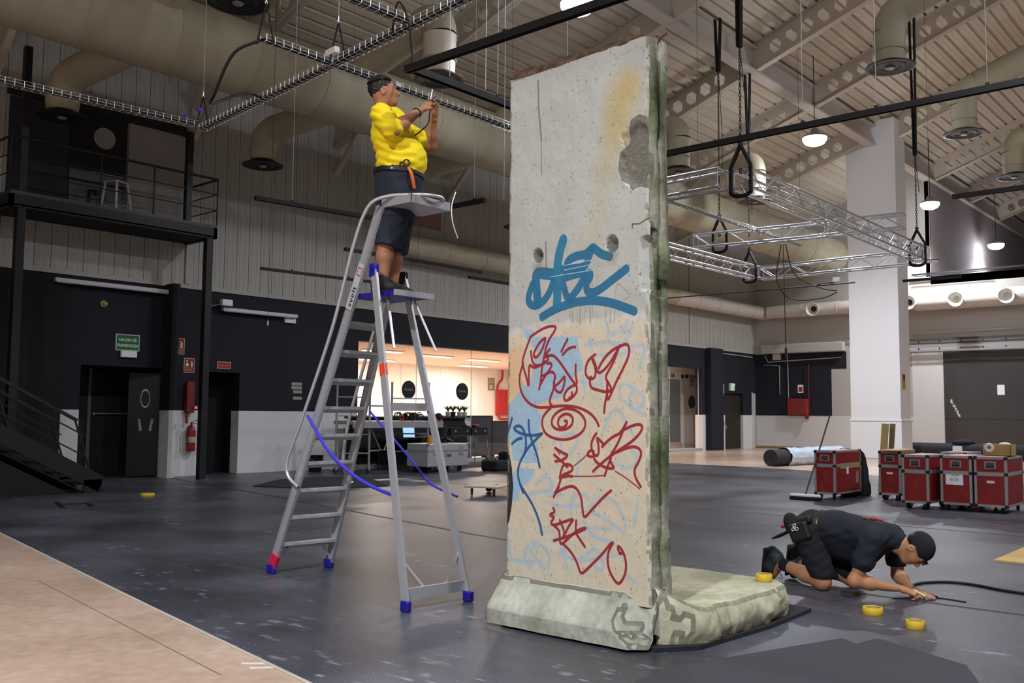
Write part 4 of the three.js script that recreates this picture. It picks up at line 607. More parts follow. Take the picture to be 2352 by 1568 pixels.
  part('stay_strap', tube([[4.74, 1.34, -6.3], [4.7, 1.05, -5.95], [4.64, 0.86, -5.5], [4.62, 0.76, -5.06]], 0.013, 30, 6).scale(1, 1, 1), M.blueStrap, t).userData.label = 'blue stay strap'; part('stay_strap', tube([[5.3, 1.38, -6.18], [5.24, 1.0, -5.6], [5.18, 0.82, -5.3], [5.15, 0.74, -4.98]], 0.009, 30, 6), M.blueStrap, t).userData.label = 'blue stay strap';
}
// ---------------------------------------------------------------- red flight cases
function flightCase(label, x, z, l, w, h = 0.7, decal) { // front face towards -x, base corner centre of front edge
  const t = thing('flight_case', label, 'case', [x + l / 2, 0, z], 0, null), y0 = 0.1, hw = w / 2, hl = l / 2, split = y0 + h * 0.66;
  part('body', BB(-hl, hl, y0, split - 0.006, -hw, hw), M.redCase, t); part('lid', BB(-hl, hl, split + 0.006, y0 + h, -hw, hw), M.redCase, t);
  const e = 0.032, ed = []; for (const yy of [y0, y0 + h]) { for (const s of [-1, 1]) { ed.push(B(l + 0.008, e, e * 0.5, 0, yy + (yy > 0.2 ? -e / 2 + 0.004 : e / 2 - 0.004), s * hw), B(e * 0.5, e, w + 0.008, s * hl, yy + (yy > 0.2 ? -e / 2 + 0.004 : e / 2 - 0.004), 0), B(l + 0.008, 0.006, e, 0, yy, s * (hw - e / 2 + 0.004)), B(e, 0.006, w, s * (hl - e / 2), yy, 0)); } }
  for (const s of [-1, 1]) for (const q of [-1, 1]) ed.push(B(e, h, 0.008, s * (hl - e / 2 + 0.004), y0 + h / 2, q * (hw + 0.002)), B(0.008, h, e, s * (hl + 0.002), y0 + h / 2, q * (hw - e / 2 + 0.004)));
  part('edge_trim', merge(ed), M.steel, t); part('lid_band', merge([B(l + 0.01, 0.055, 0.008, 0, split, hw), B(l + 0.01, 0.055, 0.008, 0, split, -hw), B(0.008, 0.055, w + 0.01, hl, split, 0), B(0.008, 0.055, w + 0.01, -hl, split, 0)]), M.steel, t);
  for (const s of [-1, 1]) for (const q of [-1, 1]) for (const yy of [y0 + 0.012, split, y0 + h - 0.012]) part('corner', RB(0.05, 0.05, 0.05, 0.012), M.black, t, [s * (hl - 0.012), yy, q * (hw - 0.012)]);
  const hd = part('handle_dish', merge([B(0.008, 0.1, 0.15, -hl - 0.003, y0 + h * 0.84, 0)]), M.steel, t); part('handle_recess', B(0.006, 0.075, 0.115, -hl - 0.006, y0 + h * 0.84, 0), M.diffuser, hd); part('grip', rod([-hl - 0.012, y0 + h * 0.81, -0.05], [-hl - 0.012, y0 + h * 0.81, 0.05], 0.009), M.rubber, hd);
  const wh = merge([rod([0, 0.05, -0.018], [0, 0.05, 0.018], 0.05, 16)]), br = merge([B(0.06, 0.012, 0.07, 0.02, 0.105, 0), B(0.05, 0.06, 0.006, 0.01, 0.075, 0.024), B(0.05, 0.06, 0.006, 0.01, 0.075, -0.024)]);
  for (const s of [-1, 1]) for (const q of [-1, 1]) { const c = part('caster', wh, M.rubber, t, [s * (hl - 0.1), 0.004, q * (hw - 0.06)], [0, rr(-0.9, 0.9), 0]); part('bracket', br, M.steel, c); }
  if (decal) part('sticker', B(0.003, 0.035, 0.1, -hl - 0.006, y0 + h * 0.5, 0.0), std('#d9c9c4', 0.6), t);
  part('top_paper', B(l * 0.7, 0.002, w * 0.7, -0.05, y0 + h + 0.005, 0), std('#d8b5b0', 0.8), t); return t;
}
const c1 = flightCase('red flight case standing alone by the broom', 15.05, -6.2, 1.12, 0.34, 0.7);
part('packing_tape', B(0.9, 0.09, 0.003, 0.1, 0.55, 0.175), std('#a08d66', 0.5), c1); part('paper_scrap', B(0.09, 0.11, 0.003, -0.05, 0.47, 0.178), M.paper, c1); part('label_patch', B(0.14, 0.2, 0.003, 0.38, 0.35, 0.176), std('#8d7468', 0.7), c1);
flightCase('red flight case with a pale sticker, leftmost of the group of red cases', 15.7, -5.38, 0.75, 0.34, 0.7, true);
flightCase('red flight case second from the left in the group of red cases', 14.5, -4.6, 0.95, 0.37, 0.7);
const c4 = flightCase('red flight case with a white paper sheet taped to its front', 14.67, -4.08, 0.9, 0.42, 0.7);
part('paper_sheet', B(0.003, 0.15, 0.24, -0.462, 0.46, -0.02), new THREE.MeshStandardMaterial({ map: canvasTex(256, 160, (g, w, h) => { g.fillStyle = '#dfe2e8'; g.fillRect(0, 0, w, h); g.fillStyle = '#26304a'; g.font = '64px sans-serif'; g.textAlign = 'center'; g.fillText('BCN', w / 2, 100); }), roughness: 0.8 }), c4); part('green_tape', B(0.004, 0.035, 0.11, -0.463, 0.535, -0.01), std('#8fae7a', 0.6), c4);
flightCase('red flight case with a pale sticker, rightmost of the group of red cases', 14.68, -3.62, 0.95, 0.42, 0.7, true);
flightCase('red flight case half hidden at the back of the group of red cases', 16.0, -4.5, 0.9, 0.4, 0.7);
{ const t = thing('cardboard_box', 'open cardboard box standing on the rightmost red case', 'box', [15.2, 0.812, -3.62]); part('carton', merge([BB(-0.16, -0.155, 0, 0.17, -0.19, 0.19), BB(0.155, 0.16, 0, 0.17, -0.19, 0.19), BB(-0.16, 0.16, 0, 0.17, -0.19, -0.185), BB(-0.16, 0.16, 0, 0.17, 0.185, 0.19), BB(-0.16, 0.16, 0, 0.005, -0.19, 0.19)]), M.cardboard, t); part('crumpled_paper', new THREE.IcosahedronGeometry(0.07, 1).scale(1, 0.7, 1.3), M.paper, t, [0, 0.15, 0.08]); }
{ const t = thing('paper_roll', 'white tape roll leaning against the cardboard box on the red case', 'tape roll', [14.98, 0.93, -3.7]); part('roll', torus(0.045, 0.022, 8, 24).rotateY(Math.PI / 2), M.paper, t); }
solo('white_block', RB(0.12, 0.09, 0.12, 0.01), M.plastic, 'small white block on the half hidden red case at the back', 'block', [16.3, 0.855, -4.5]);
solo('plywood_offcut', BB(15.62, 16.4, 0.812, 0.83, -5.5, -5.2), M.ply, 'thin plywood offcut lying on the leftmost grouped red case', 'board');
{ const t = thing('leaning_boards', 'two brown boards standing upright behind the group of red cases', 'boards', [17.2, 0, -6.05]); for (const [k, w] of [[0, 0.12], [1, 0.09]]) part('board', bar([k * 0.06, 0.02, k * 0.11], [0.05 + k * 0.06, 1.24, 0.08 + k * 0.11], w, 0.03, [0, 0, 1]), k ? std('#77694c', 0.8) : M.cardboard, t); }
{ // dark cloth hanging at the end of the lone case
  const p = [[0, 0], [0.34, 0], [0.33, 0.12], [0.24, 0.25], [0.22, 0.42], [0.16, 0.52], [0.12, 0.62], [0.04, 0.7], [0, 0.72]]; const g = prism(p, 0.34, 0.03); solo('dark_cloth', g, M.blackMatte, 'black cloth bundle draped beside the lone red case', 'cloth', [16.2, 0.035, -6.36]); }
{ const t = thing('broom', 'wide broom with white head and long dark handle leaning by the lone red case', 'broom', [14.78, 0, -6.42]); part('head', RB(0.07, 0.05, 0.5, 0.015, 0, 0.075, 0), M.plastic, t); part('bristles', RB(0.08, 0.06, 0.52, 0.01, 0, 0.035, 0), M.black, t); part('handle', rod([0, 0.09, 0], [0.6, 1.36, 0.18], 0.014, 8), M.woodDark, t); }
{ const t = thing('carpet_roll', 'dark carpet roll half wrapped in clear plastic beyond the lone red case', 'roll', [23.9, 0.23, -11.35], -0.12); part('carpet', merge([rod([0, 0, 0], [3.6, 0, 0], 0.225, 28)]), std('#2c2d33', 0.9), t); part('core_hole', rod([-0.004, 0, 0], [0.0, 0, 0], 0.05, 16), M.black, t);
  const w = []; const g = new THREE.CylinderGeometry(0.25, 0.25, 3.0, 36, 60, true).rotateZ(Math.PI / 2).translate(2.15, 0, 0), p = g.attributes.position; for (let i = 0; i < p.count; i++) { const x = p.getX(i), y = p.getY(i), z = p.getZ(i), k = 1 + 0.22 * (fbm(x * 5 + 9, Math.atan2(z, y) * 3 + 20, 512, 3, 5) - 0.35) * (x < 0.9 ? 1.6 : 1); p.setXYZ(i, x, y * k, z * k); } g.computeVertexNormals(); part('plastic_wrap', g, std('#bccad8', 0.22, 0, { side: THREE.DoubleSide }), t); }
{ const t = thing('vinyl_roll', 'long black roll lying along the end wall behind the red cases', 'roll', [33.0, 0.26, -10.6]); part('roll', rod([0, 0, 0], [-0.7, 0, 11], 0.25, 24), M.rubber, t); part('roll_end', rod([0.01, 0, -0.01], [0, 0, 0], 0.09, 16), M.black, t); }
{ const t = thing('rubber_offcut', 'small dark bundle lying on the long black roll by the end wall', 'bundle', [33.0, 0.51, -8.9]); part('bundle', new THREE.IcosahedronGeometry(0.3, 2).scale(0.7, 0.35, 1.2), M.blackMatte, t, [-0.08, 0.03, 0]); }
{ const t = thing('dolly', 'low wooden dolly on casters behind the ladder', 'dolly', [11.95, 0, -10.75], 0.35); part('deck', RB(0.95, 0.03, 0.6, 0.008, 0, 0.15, 0), std('#b9b09c', 0.75), t); part('hand_slot', B(0.14, 0.004, 0.04, 0, 0.166, 0.1), M.black, t); for (const s of [-1, 1]) for (const q of [-1, 1]) { const c = part('caster', rod([0, 0.06, -0.016], [0, 0.06, 0.016], 0.056, 16), M.rubber, t, [s * 0.38, 0.004, q * 0.2], [0, rr(-0.8, 0.8), 0]); part('bracket', merge([B(0.06, 0.01, 0.06, 0, 0.13, 0), B(0.05, 0.08, 0.006, 0, 0.09, 0.022), B(0.05, 0.08, 0.006, 0, 0.09, -0.022)]), M.steel, c); } }
// ---------------------------------------------------------------- mezzanine, stairs and what hangs on the left wall
{
  const t = thing('mezzanine', 'black steel mezzanine with railing high on the left wall', 'platform', [0, 0, 0]);
  const x0 = 6.4, x1 = 10.44, zf = -17.05;
  part('deck', BB(x0, x1, 5.12, 5.18, ZL, zf), M.blackGloss, t); part('edge_beam', BB(x0, x1, 4.9, 5.12, zf - 0.08, zf), M.black, t); part('edge_beam', BB(x1 - 0.08, x1, 4.9, 5.12, ZL, zf), M.black, t); part('edge_beam', BB(x0, x0 + 0.08, 4.9, 5.12, ZL, zf), M.black, t); part('soffit', BB(x0, x1, 4.92, 4.95, ZL, zf), M.blackMatte, t); part('edge_beam', BB(2, x0, 4.7, 5.0, ZL, ZL + 0.5), M.black, t);
  for (const x of [6.62, 10.3]) part('post', merge([BB(x - 0.07, x + 0.07, 0, 4.9, zf - 0.16, zf - 0.02)]), M.black, t);
  for (const [x, h] of [[6.62, 7.8], [9.8, 7.0]]) part('upper_post', BB(x - 0.06, x + 0.06, 5.18, h, zf - 0.14, zf - 0.02), M.black, t);
  for (const [y, r] of [[6.14, 0.025], [5.83, 0.012], [5.5, 0.012]]) { part('rail', rod([x0, y, zf - 0.03], [x1, y, zf - 0.03], r, 6), M.black, t); part('rail', rod([x1, y, zf - 0.03], [x1, y, ZL], r, 6), M.black, t); part('rail', rod([x0, y, zf - 0.03], [x0, y, ZL], r, 6), M.black, t); }
  for (const [x, z] of [[x0, zf - 0.03], [8.0, zf - 0.03], [9.05, zf - 0.03], [x1, zf - 0.03]]) part('baluster', rod([x, 5.15, z], [x, 6.14, z], 0.016, 6), M.black, t);
  part('back_panel', BB(6.75, 7.87, 5.18, 7.2, ZL, ZL + 0.03), std('#25262b', 0.8), t); part('back_panel', BB(9.05, 10.25, 5.18, 7.25, ZL, ZL + 0.03), std('#8f8c88', 0.8), t); part('lintel_beam', BB(6.7, 10.3, 7.22, 7.42, ZL, ZL + 0.08), M.black, t);
  const d = part('porthole_door', BB(7.87, 9.0, 5.18, 7.3, ZL, ZL + 0.06), M.blackGloss, t); part('porthole_ring', torus(0.2, 0.018, 8, 32), M.steel, d, [8.53, 6.77, ZL + 0.065]); part('porthole_glass', disc(0.2, 0.006, 32).rotateX(Math.PI / 2), std('#8f8d8a', 0.5), d, [8.53, 6.77, ZL + 0.064]); part('door_bar', rod([8.3, 6.05, ZL + 0.08], [8.95, 6.05, ZL + 0.08], 0.01, 6), M.steel, d);
}
{ const t = thing('stool', 'white square metal stool standing on the mezzanine', 'stool', [8.56, 5.18, -17.62], 0.35); part('seat', RB(0.32, 0.03, 0.32, 0.012, 0, 0.62, 0), std('#a9a7a3', 0.5), t); for (const s of [-1, 1]) for (const q of [-1, 1]) part('leg', bar([s * 0.2, 0, q * 0.2], [s * 0.14, 0.62, q * 0.14], 0.05, 0.02), std('#a9a7a3', 0.5), t); for (const s of [-1, 1]) part('stretcher', merge([rod([-0.18, 0.16, s * 0.18], [0.18, 0.16, s * 0.18], 0.008, 6)]), std('#a9a7a3', 0.5), t); }
{ // stairs coming down from the left towards the door
  const t = thing('staircase', 'black steel staircase with handrails coming down at the left edge', 'stairs', [0, 0, 0]); const S0 = [7.5, 0.13], dx = -5.2, dy = 2.75;
  for (const z of [-15.55, -16.45]) { part('stringer', merge([bar([S0[0], S0[1], z], [S0[0] + dx, S0[1] + dy, z], 0.04, 0.26, [0, 0, 1]), BB(7.2, 7.5, 0, 0.22, z - 0.02, z + 0.02)]), M.black, t); part('handrail', bar([7.05, 1.2, z], [7.05 + dx, 1.2 + dy, z], 0.045, 0.05, [0, 0, 1]), M.black, t); for (const h of [0.35, 0.68]) part('mid_rail', bar([7.2, 0.26 + h, z], [7.2 + dx, 0.26 + h + dy, z], 0.02, 0.02, [0, 0, 1]), M.black, t); for (const q of [0, 0.25, 0.5, 0.75]) part('baluster', bar([7.35 + dx * q, 0.2 + dy * q, z], [7.02 + dx * q, 1.2 + dy * q, z], 0.025, 0.025, [0, 0, 1]), M.black, t); }
  for (let k = 0; k < 14; k++) part('tread', BB(7.05 - 0.34 * k, 7.35 - 0.34 * k, 0.14 + 0.18 * k, 0.18 + 0.18 * k, -16.43, -15.57), M.blackMatte, t);
  part('under_panel', bar([7.2, 0.03, -16.0], [2.6, 2.4, -16.0], 0.86, 0.02, [0, 0, 1]), M.blackMatte, t); part('side_panel', prism([[2.6, 0], [7.0, 0], [2.6, 2.3]], 0.02).translate(0, 0, -15.58), M.blackMatte, t);
}
function signTex(w, h, draw) { return new THREE.MeshStandardMaterial({ map: canvasTex(w, h, draw), roughness: 0.6 }); }
function wallSign(name, label, x0, x1, y0, y1, mat, frame, z = ZL) { const t = thing(name, label, 'sign', [(x0 + x1) / 2, (y0 + y1) / 2, z]); part('panel', BB(-(x1 - x0) / 2, (x1 - x0) / 2, -(y1 - y0) / 2, (y1 - y0) / 2, 0, 0.012), frame || M.white, t); part('print', new THREE.PlaneGeometry(x1 - x0 - 0.01, y1 - y0 - 0.01), mat, t, [0, 0, 0.0135]); return t; }
wallSign('exit_sign', 'green emergency exit sign above the double door', 8.95, 9.45, 2.57, 2.9, signTex(400, 264, (g, w, h) => { g.fillStyle = '#0e5a34'; g.fillRect(0, 0, w, h); g.strokeStyle = '#cfe3d4'; g.lineWidth = 8; g.strokeRect(6, 6, w - 12, h - 12); g.fillStyle = '#d8ead8'; g.textAlign = 'center'; g.font = 'bold 68px sans-serif'; g.fillText('SALIDA DE', w / 2, 112, w - 90); g.fillText('EMERGENCIA', w / 2, 206, w - 40); }));
const fire = (g, w, h) => { g.fillStyle = '#7d1a1c'; g.fillRect(0, 0, w, h); g.strokeStyle = '#c9b690'; g.lineWidth = 5; g.strokeRect(4, 4, w - 8, h - 8); g.beginPath(); g.moveTo(4, h * 0.68); g.lineTo(w - 4, h * 0.68); g.stroke(); g.fillStyle = '#d8d4a0'; g.beginPath(); g.ellipse(w * 0.3, h * 0.45, w * 0.16, h * 0.13, 0, 0, 7); g.fill(); g.fillRect(w * 0.2, h * 0.14, w * 0.16, h * 0.12); g.beginPath(); for (let k = 0; k < 5; k++) g.ellipse(w * 0.74 + (k % 2 ? 8 : -6), h * (0.25 + 0.08 * k), w * 0.09, h * 0.05, 0.6, 0, 7); g.fill(); for (const q of [0.76, 0.86]) { g.fillStyle = '#c2a874'; for (let k = 0; k < 8; k++) g.fillRect(w * 0.14 + k * w * 0.09, h * q, w * 0.06, h * 0.05); } };
wallSign('fire_sign', 'red fire sign with pictograms right of the green exit sign', 10.18, 10.45, 2.56, 2.9, signTex(200, 256, fire));
wallSign('fire_sign', 'red fire sign directly above the red hose column', 10.45, 10.7, 2.18, 2.49, signTex(200, 256, fire));
wallSign('door_sign', 'small red sign with gold border above the dark doorway', 11.24, 11.58, 2.3, 2.45, signTex(256, 112, (g, w, h) => { g.fillStyle = '#8f2418'; g.fillRect(0, 0, w, h); g.strokeStyle = '#c9a882'; g.lineWidth = 7; g.strokeRect(4, 4, w - 8, h - 8); g.fillStyle = '#c27a55'; for (let k = 0; k < 12; k++) g.fillRect(20 + k * 18, 46, 12, 26); }));
for (const [i, y] of [[0, 2.02], [1, 1.93], [2, 1.835], [3, 1.69]].entries()) wallSign('notice_strip', ['topmost of the four pale lettered strips on the navy wall', 'second pale lettered strip from the top on the navy wall', 'third pale lettered strip from the top on the navy wall', 'lowest pale lettered strip on the navy wall'][i], 13.21 + (i > 1 ? 0.05 : 0), 13.5, y[1] - 0.033, y[1] + 0.033, signTex(128, 32, (g, w, h) => { g.fillStyle = '#8d8c78'; g.fillRect(0, 0, w, h); g.fillStyle = '#a5a48e'; for (let k = 0; k < 9; k++) g.fillRect(6 + k * 13, 7, 9, 17); }));
{ const t = thing('emergency_light', 'white emergency light box under the green exit sign', 'light', [9.22, 2.5, ZL + 0.03]); part('housing', RB(0.33, 0.13, 0.06, 0.01), M.plastic, t); part('indicator', B(0.012, 0.012, 0.004, 0.13, -0.01, 0.031), M.paper, t); }
{ const t = thing('emergency_light', 'small white emergency light under the end of the long wall lamp', 'light', [13.1, 3.49, ZL + 0.03]); part('housing', RB(0.3, 0.11, 0.06, 0.01), M.plastic, t); part('lens', RB(0.26, 0.05, 0.01, 0.004, 0, -0.01, 0.033), std('#dfe1e4', 0.4), t); }
for (const [i, [x0, x1, y, z]] of [[7.67, 10.08, 3.84, ZL + 0.14], [11.27, 13.23, 3.6, ZL + 0.12]].entries()) { const t = thing('strip_lamp', ['long unlit white strip lamp above the emergency door', 'long unlit white strip lamp on the navy wall left of the ladder'][i], 'lamp', [(x0 + x1) / 2, y, z]); part('reflector', BB(-(x1 - x0) / 2, (x1 - x0) / 2, -0.035, 0.035, -0.06, 0.03), std('#c9c9cc', 0.5), t); part('tube', rod([-(x1 - x0) / 2 + 0.03, -0.04, 0.0], [(x1 - x0) / 2 - 0.03, -0.04, 0.0], 0.014), M.plastic, t); part('bracket', merge([BB(-0.6, -0.56, -0.02, 0.02, -0.12, -0.06), BB(0.56, 0.6, -0.02, 0.02, -0.12, -0.06)]), M.steel, t); }
{ const t = thing('sensor_box', 'small white box with antenna bracket beside the mezzanine post', 'box', [11.3, 3.73, ZL + 0.2]); part('housing', RB(0.26, 0.14, 0.12, 0.02), M.plastic, t); part('arm', rod([-0.12, -0.04, -0.05], [-0.32, -0.1, -0.18], 0.012), M.steel, t); }
{ const t = thing('sprinkler_lamp', 'small round wall lamp above the double door', 'lamp', [8.67, 3.47, ZL]); part('base', disc(0.07, 0.03, 20).rotateX(Math.PI / 2), M.cardboard, t, [0, 0, 0.015]); part('lens', new THREE.SphereGeometry(0.05, 16, 10), std('#a79f7a', 0.4), t, [0.02, 0, 0.04]); }
{ const t = thing('standpipe_cover', 'dark red hose column on the pillar above the fire extinguisher', 'cover', [10.58, 1.66, ZL + 0.06]); part('cover', RB(0.18, 0.66, 0.12, 0.02), M.redDark, t); part('pipe', rod([-0.05, -0.33, 0], [-0.06, -0.55, 0.02], 0.03), M.redDark, t); }
{ const t = thing('fire_extinguisher', 'red fire extinguisher hanging on the white pillar by the door', 'extinguisher', [10.62, 0.52, ZL + 0.1]); part('cylinder', lathe([[0, 0], [0.085, 0.005], [0.095, 0.03], [0.095, 0.42], [0.07, 0.5], [0.03, 0.53], [0, 0.54]], 24), M.red, t); part('valve', merge([rod([0, 0.53, 0], [0, 0.6, 0], 0.02), bar([-0.02, 0.6, 0], [0.14, 0.66, 0], 0.02, 0.012, [0, 0, 1]), bar([-0.02, 0.58, 0], [0.14, 0.59, 0], 0.02, 0.012, [0, 0, 1])]), M.black, t); part('hose', tube([[0, 0.57, 0.02], [-0.1, 0.5, 0.05], [-0.12, 0.3, 0.05], [-0.1, 0.12, 0.05]], 0.012, 14, 6), M.black, t); part('label_band', new THREE.CylinderGeometry(0.096, 0.096, 0.12, 24, 1, true).translate(0, 0.25, 0), std('#b9a49a', 0.6), t); }
{ const t = thing('alarm_button', 'small red alarm call point on top of the white pillar band', 'button', [10.33, 1.43, -17.48]); part('case', RB(0.1, 0.1, 0.05, 0.01), M.red, t); part('plate', B(0.06, 0.05, 0.004, 0, 0.01, 0.026), M.paper, t); }
{ const t = thing('door_mirror', 'round black door with a glossy oval window leaf standing open by the double door', 'panel', [9.86, 0, -18.6], -0.5); part('leaf', BB(-0.35, 0.35, 0.02, 2.15, -0.02, 0.02), M.blackGloss, t); part('oval_ring', torus(0.12, 0.014, 8, 28).scale(0.75, 1.5, 1), M.chrome, t, [-0.02, 1.62, 0.022]); for (const s of [-1, 1]) part('handle', bar([s * 0.09, 0.95, 0.03], [s * 0.13, 1.2, 0.03], 0.05, 0.012), M.steel, t); }
{ const t = thing('wall_panel', 'faded reddish square panel on the ribbed wall behind the ladder top', 'panel', [17.53, 6.82, ZL + 0.03]); part('board', B(0.95, 0.88, 0.04), std('#8a6a68', 0.8), t); }
{ const t = thing('bucket', 'black bucket on the floor against the white wall behind the ladder', 'bucket', [13.5, 0.0, -17.62]); part('shell', lathe([[0, 0.005], [0.14, 0.005], [0.185, 0.36], [0.195, 0.36], [0.195, 0.375], [0.18, 0.375], [0.135, 0.02], [0, 0.02]], 24), M.rubber, t); part('bail', tube([[-0.19, 0.34, 0], [-0.12, 0.24, 0.16], [0.12, 0.24, 0.16], [0.19, 0.34, 0]], 0.006, 14, 5), M.steel, t); }
// end wall fittings
{ const t = thing('hose_cabinet', 'red fire hose cabinet on the navy part of the end wall', 'cabinet', [XE - 0.1, 1.74, -16.27]); part('cabinet_body', RB(0.2, 0.66, 0.86, 0.02), M.red, t); part('cabinet_door', RB(0.02, 0.6, 0.7, 0.01, -0.105, 0, 0.02), M.redDark, t); part('valve', merge([rod([-0.06, -0.3, 0.4], [-0.06, -0.5, 0.4], 0.04), disc(0.09, 0.03, 16).rotateZ(Math.PI / 2).translate(-0.1, -0.42, 0.4)]), M.redDark, t); part('riser_pipe', rod([-0.02, 0.1, 0.46], [-0.02, 1.75, 0.46], 0.018, 8), M.redDark, t); }
{ const t = thing('fire_sign', 'small red pictogram sign above the hose cabinet on the end wall', 'sign', [XE - 0.02, 2.48, -16.2]); part('panel', B(0.012, 0.33, 0.24), M.paper, t); part('print', B(0.004, 0.2, 0.16, -0.008, -0.02, 0), M.red, t); }
solo('wall_pipe', merge([rod([XE - 0.05, 3.62, -17.6], [XE - 0.05, 3.72, -14.5], 0.022, 6), rod([XE - 0.05, 3.62, -17.6], [XE - 0.05, 3.9, -17.75], 0.022, 6)]), M.pvc, 'white conduit running across the navy part of the end wall', 'pipe');
solo('wall_pipe', merge([rod([XE - 0.04, 2.1, -16.72], [XE - 0.04, 4.6, -16.75], 0.018, 6)]), M.pvc, 'thin vertical conduit rising from the hose cabinet on the end wall', 'pipe');
solo('wall_pipe', merge([rod([XE - 0.04, 2.25, -17.1], [XE - 0.04, 3.45, -17.1], 0.015, 6), rod([XE - 0.04, 3.45, -17.1], [XE - 0.04, 3.5, -17.8], 0.015, 6)]), M.pvc, 'thin grey conduit left of the hose cabinet on the end wall', 'pipe');
solo('wall_pipe', rod([33.0, 3.86, ZL + 0.05], [36.6, 3.82, ZL + 0.05], 0.022, 6), M.pvc, 'pale conduit along the top of the navy wall near the far corner', 'pipe');
{ const t = thing('distribution_box', 'beige electrical box at the top of the navy end wall', 'box', [XE - 0.06, 3.86, -17.2]); part('housing', RB(0.12, 0.34, 0.34, 0.01), M.pvc, t); part('lid', RB(0.01, 0.3, 0.3, 0.004, -0.063, 0, 0), std('#b4b2ab', 0.6), t); }
{ const t = thing('duct_bend', 'square cream air duct above the navy part of the end wall', 'duct', [XE - 0.14, 4.15, -16.05]); part('duct_run', RB(0.26, 0.38, 3.5, 0.04), M.endWall, t); part('flange', merge([B(0.28, 0.42, 0.03, 0, 0, -1.75)]), M.pvc, t); }
for (const [i, [x, y, w, h]] of [[33.9, 2.42, 0.22, 0.4], [34.75, 2.52, 0.32, 0.3]].entries()) { const t = thing('wall_box', ['slim white control box beside the dark far door', 'white emergency light with a green lamp above the dark far door'][i], 'box', [x, y, ZL + 0.05]); part('housing', RB(w, h, 0.1, 0.01), M.plastic, t); if (i) part('status_lamp', new THREE.SphereGeometry(0.035, 10, 8), new THREE.MeshStandardMaterial({ color: S('#1a6b3c'), emissive: S('#39e08a'), emissiveIntensity: 1.2 }), t, [0.12, 0.08, 0.06]); }
{ const t = thing('hose_coil', 'coil of white hose hanging on the white band beside the far door', 'hose', [33.9, 1.06, ZL + 0.05]); part('coil', merge([torus(0.15, 0.025, 8, 24).scale(0.8, 1.15, 1), torus(0.13, 0.025, 8, 24).scale(0.85, 1.2, 1).translate(0.02, -0.02, 0.03)]), std('#a5a49f', 0.6), t); part('tail', tube([[0.1, 0.1, 0.03], [0.2, -0.05, 0.04], [0.3, -0.22, 0.04]], 0.02, 12, 6), std('#a5a49f', 0.6), t); }
{ // dark cable ladders along the end wall
  for (const [i, [y, m]] of [[4.25, M.darkBoard], [3.98, M.steel]].entries()) { const t = thing('cable_ladder', ['upper dark cable ladder on the end wall above the brown board', 'lower grey cable ladder on the end wall above the brown board'][i], 'cable ladder', [XE - 0.2, y, -11.75]); part('side_rail', BB(-0.02, 0, -0.02, 0.06, 0, 14), m, t); part('side_rail', BB(-0.02, 0, -0.16, -0.1, 0, 14), m, t); for (let k = 0; k < 18; k++) part('rung', BB(-0.015, -0.005, -0.16, 0.02, 0.3 + 0.75 * k, 0.34 + 0.75 * k), M.black, t); }
  solo('wall_rail', rod([XE - 0.15, 4.52, -14.2], [XE - 0.15, 4.62, 2], 0.022, 6), M.steel, 'thin steel pipe along the end wall above the cable ladders', 'pipe'); solo('wall_tray', merge([BB(XE - 0.3, XE - 0.26, 6.72, 6.78, -11.6, 4), BB(XE - 0.35, XE - 0.33, 6.66, 6.69, -11.5, -9)]), M.black, 'slim black tray along the top of the end wall right of the column', 'tray'); }
{ const t = thing('paper_notice', 'white paper sheet on the dark brown board of the end wall', 'paper', [XE - 0.035, 2.36, -8.68]); part('sheet', B(0.003, 0.36, 0.24), M.paper, t); }
{ const t = thing('small_diffuser', 'small white diffuser outlet beside the far end of the long truss', 'diffuser', [33.6, 6.75, -10.1]); part('pipe', rod([0, 0, 0], [0, 0.5, 0], 0.11, 16), std('#d9d4c4', 0.5), t); part('plate', lathe([[0, 0.02], [0.14, 0.05], [0.4, 0.0], [0.38, -0.03], [0, -0.04]], 24), M.diffuser, t); part('duct_box', RB(0.5, 0.5, 1.2, 0.03, 0.1, 0.4, -0.7), M.brownWall, t); }
// ---------------------------------------------------------------- things before and behind the glass front
{ const t = thing('bar_counter', 'long black counter standing before the glass front', 'counter', [0, 0, 0]); part('counter_front', BB(14.6, 18.4, 0.14, 1.22, -17.85, -17.45), M.blackMatte, t); part('counter_top', BB(14.55, 18.45, 1.22, 1.27, -17.9, -17.4), M.black, t); part('counter_base', BB(14.6, 18.4, 0, 0.14, -17.82, -17.48), M.pvc, t); }
function roundSign(label, x, y, z, r, turn) { const t = thing('round_sign', label, 'sign', [x, y, z], turn); part('disc', disc(r, 0.02, 40).rotateX(Math.PI / 2), M.black, t); part('lettering', new THREE.PlaneGeometry(r * 1.4, r * 0.36), signTex(256, 64, (g, w, h) => { g.fillStyle = '#0d0e11'; g.fillRect(0, 0, w, h); g.fillStyle = '#8b8b90'; for (let k = 0; k < 8; k++) { g.fillRect(10 + k * 30, 12, 8, 40); g.fillRect(10 + k * 30, 12 + (k % 3) * 14, 22, 9); if (k % 2) g.fillRect(26 + k * 30, 12, 7, 40); } }), t, [0, 0, 0.012]); return t; }
roundSign('round black sign on the white blinds behind the rear ladder leg', 17.05, 1.98, ZL - 0.13, 0.24, 0); roundSign('round black sign on the white blinds above the potted plants', 19.1, 1.98, ZL - 0.13, 0.24, 0); roundSign('round black sign on the white panel in the right doorway', 34.03, 1.9, -19.58, 0.26, 0);
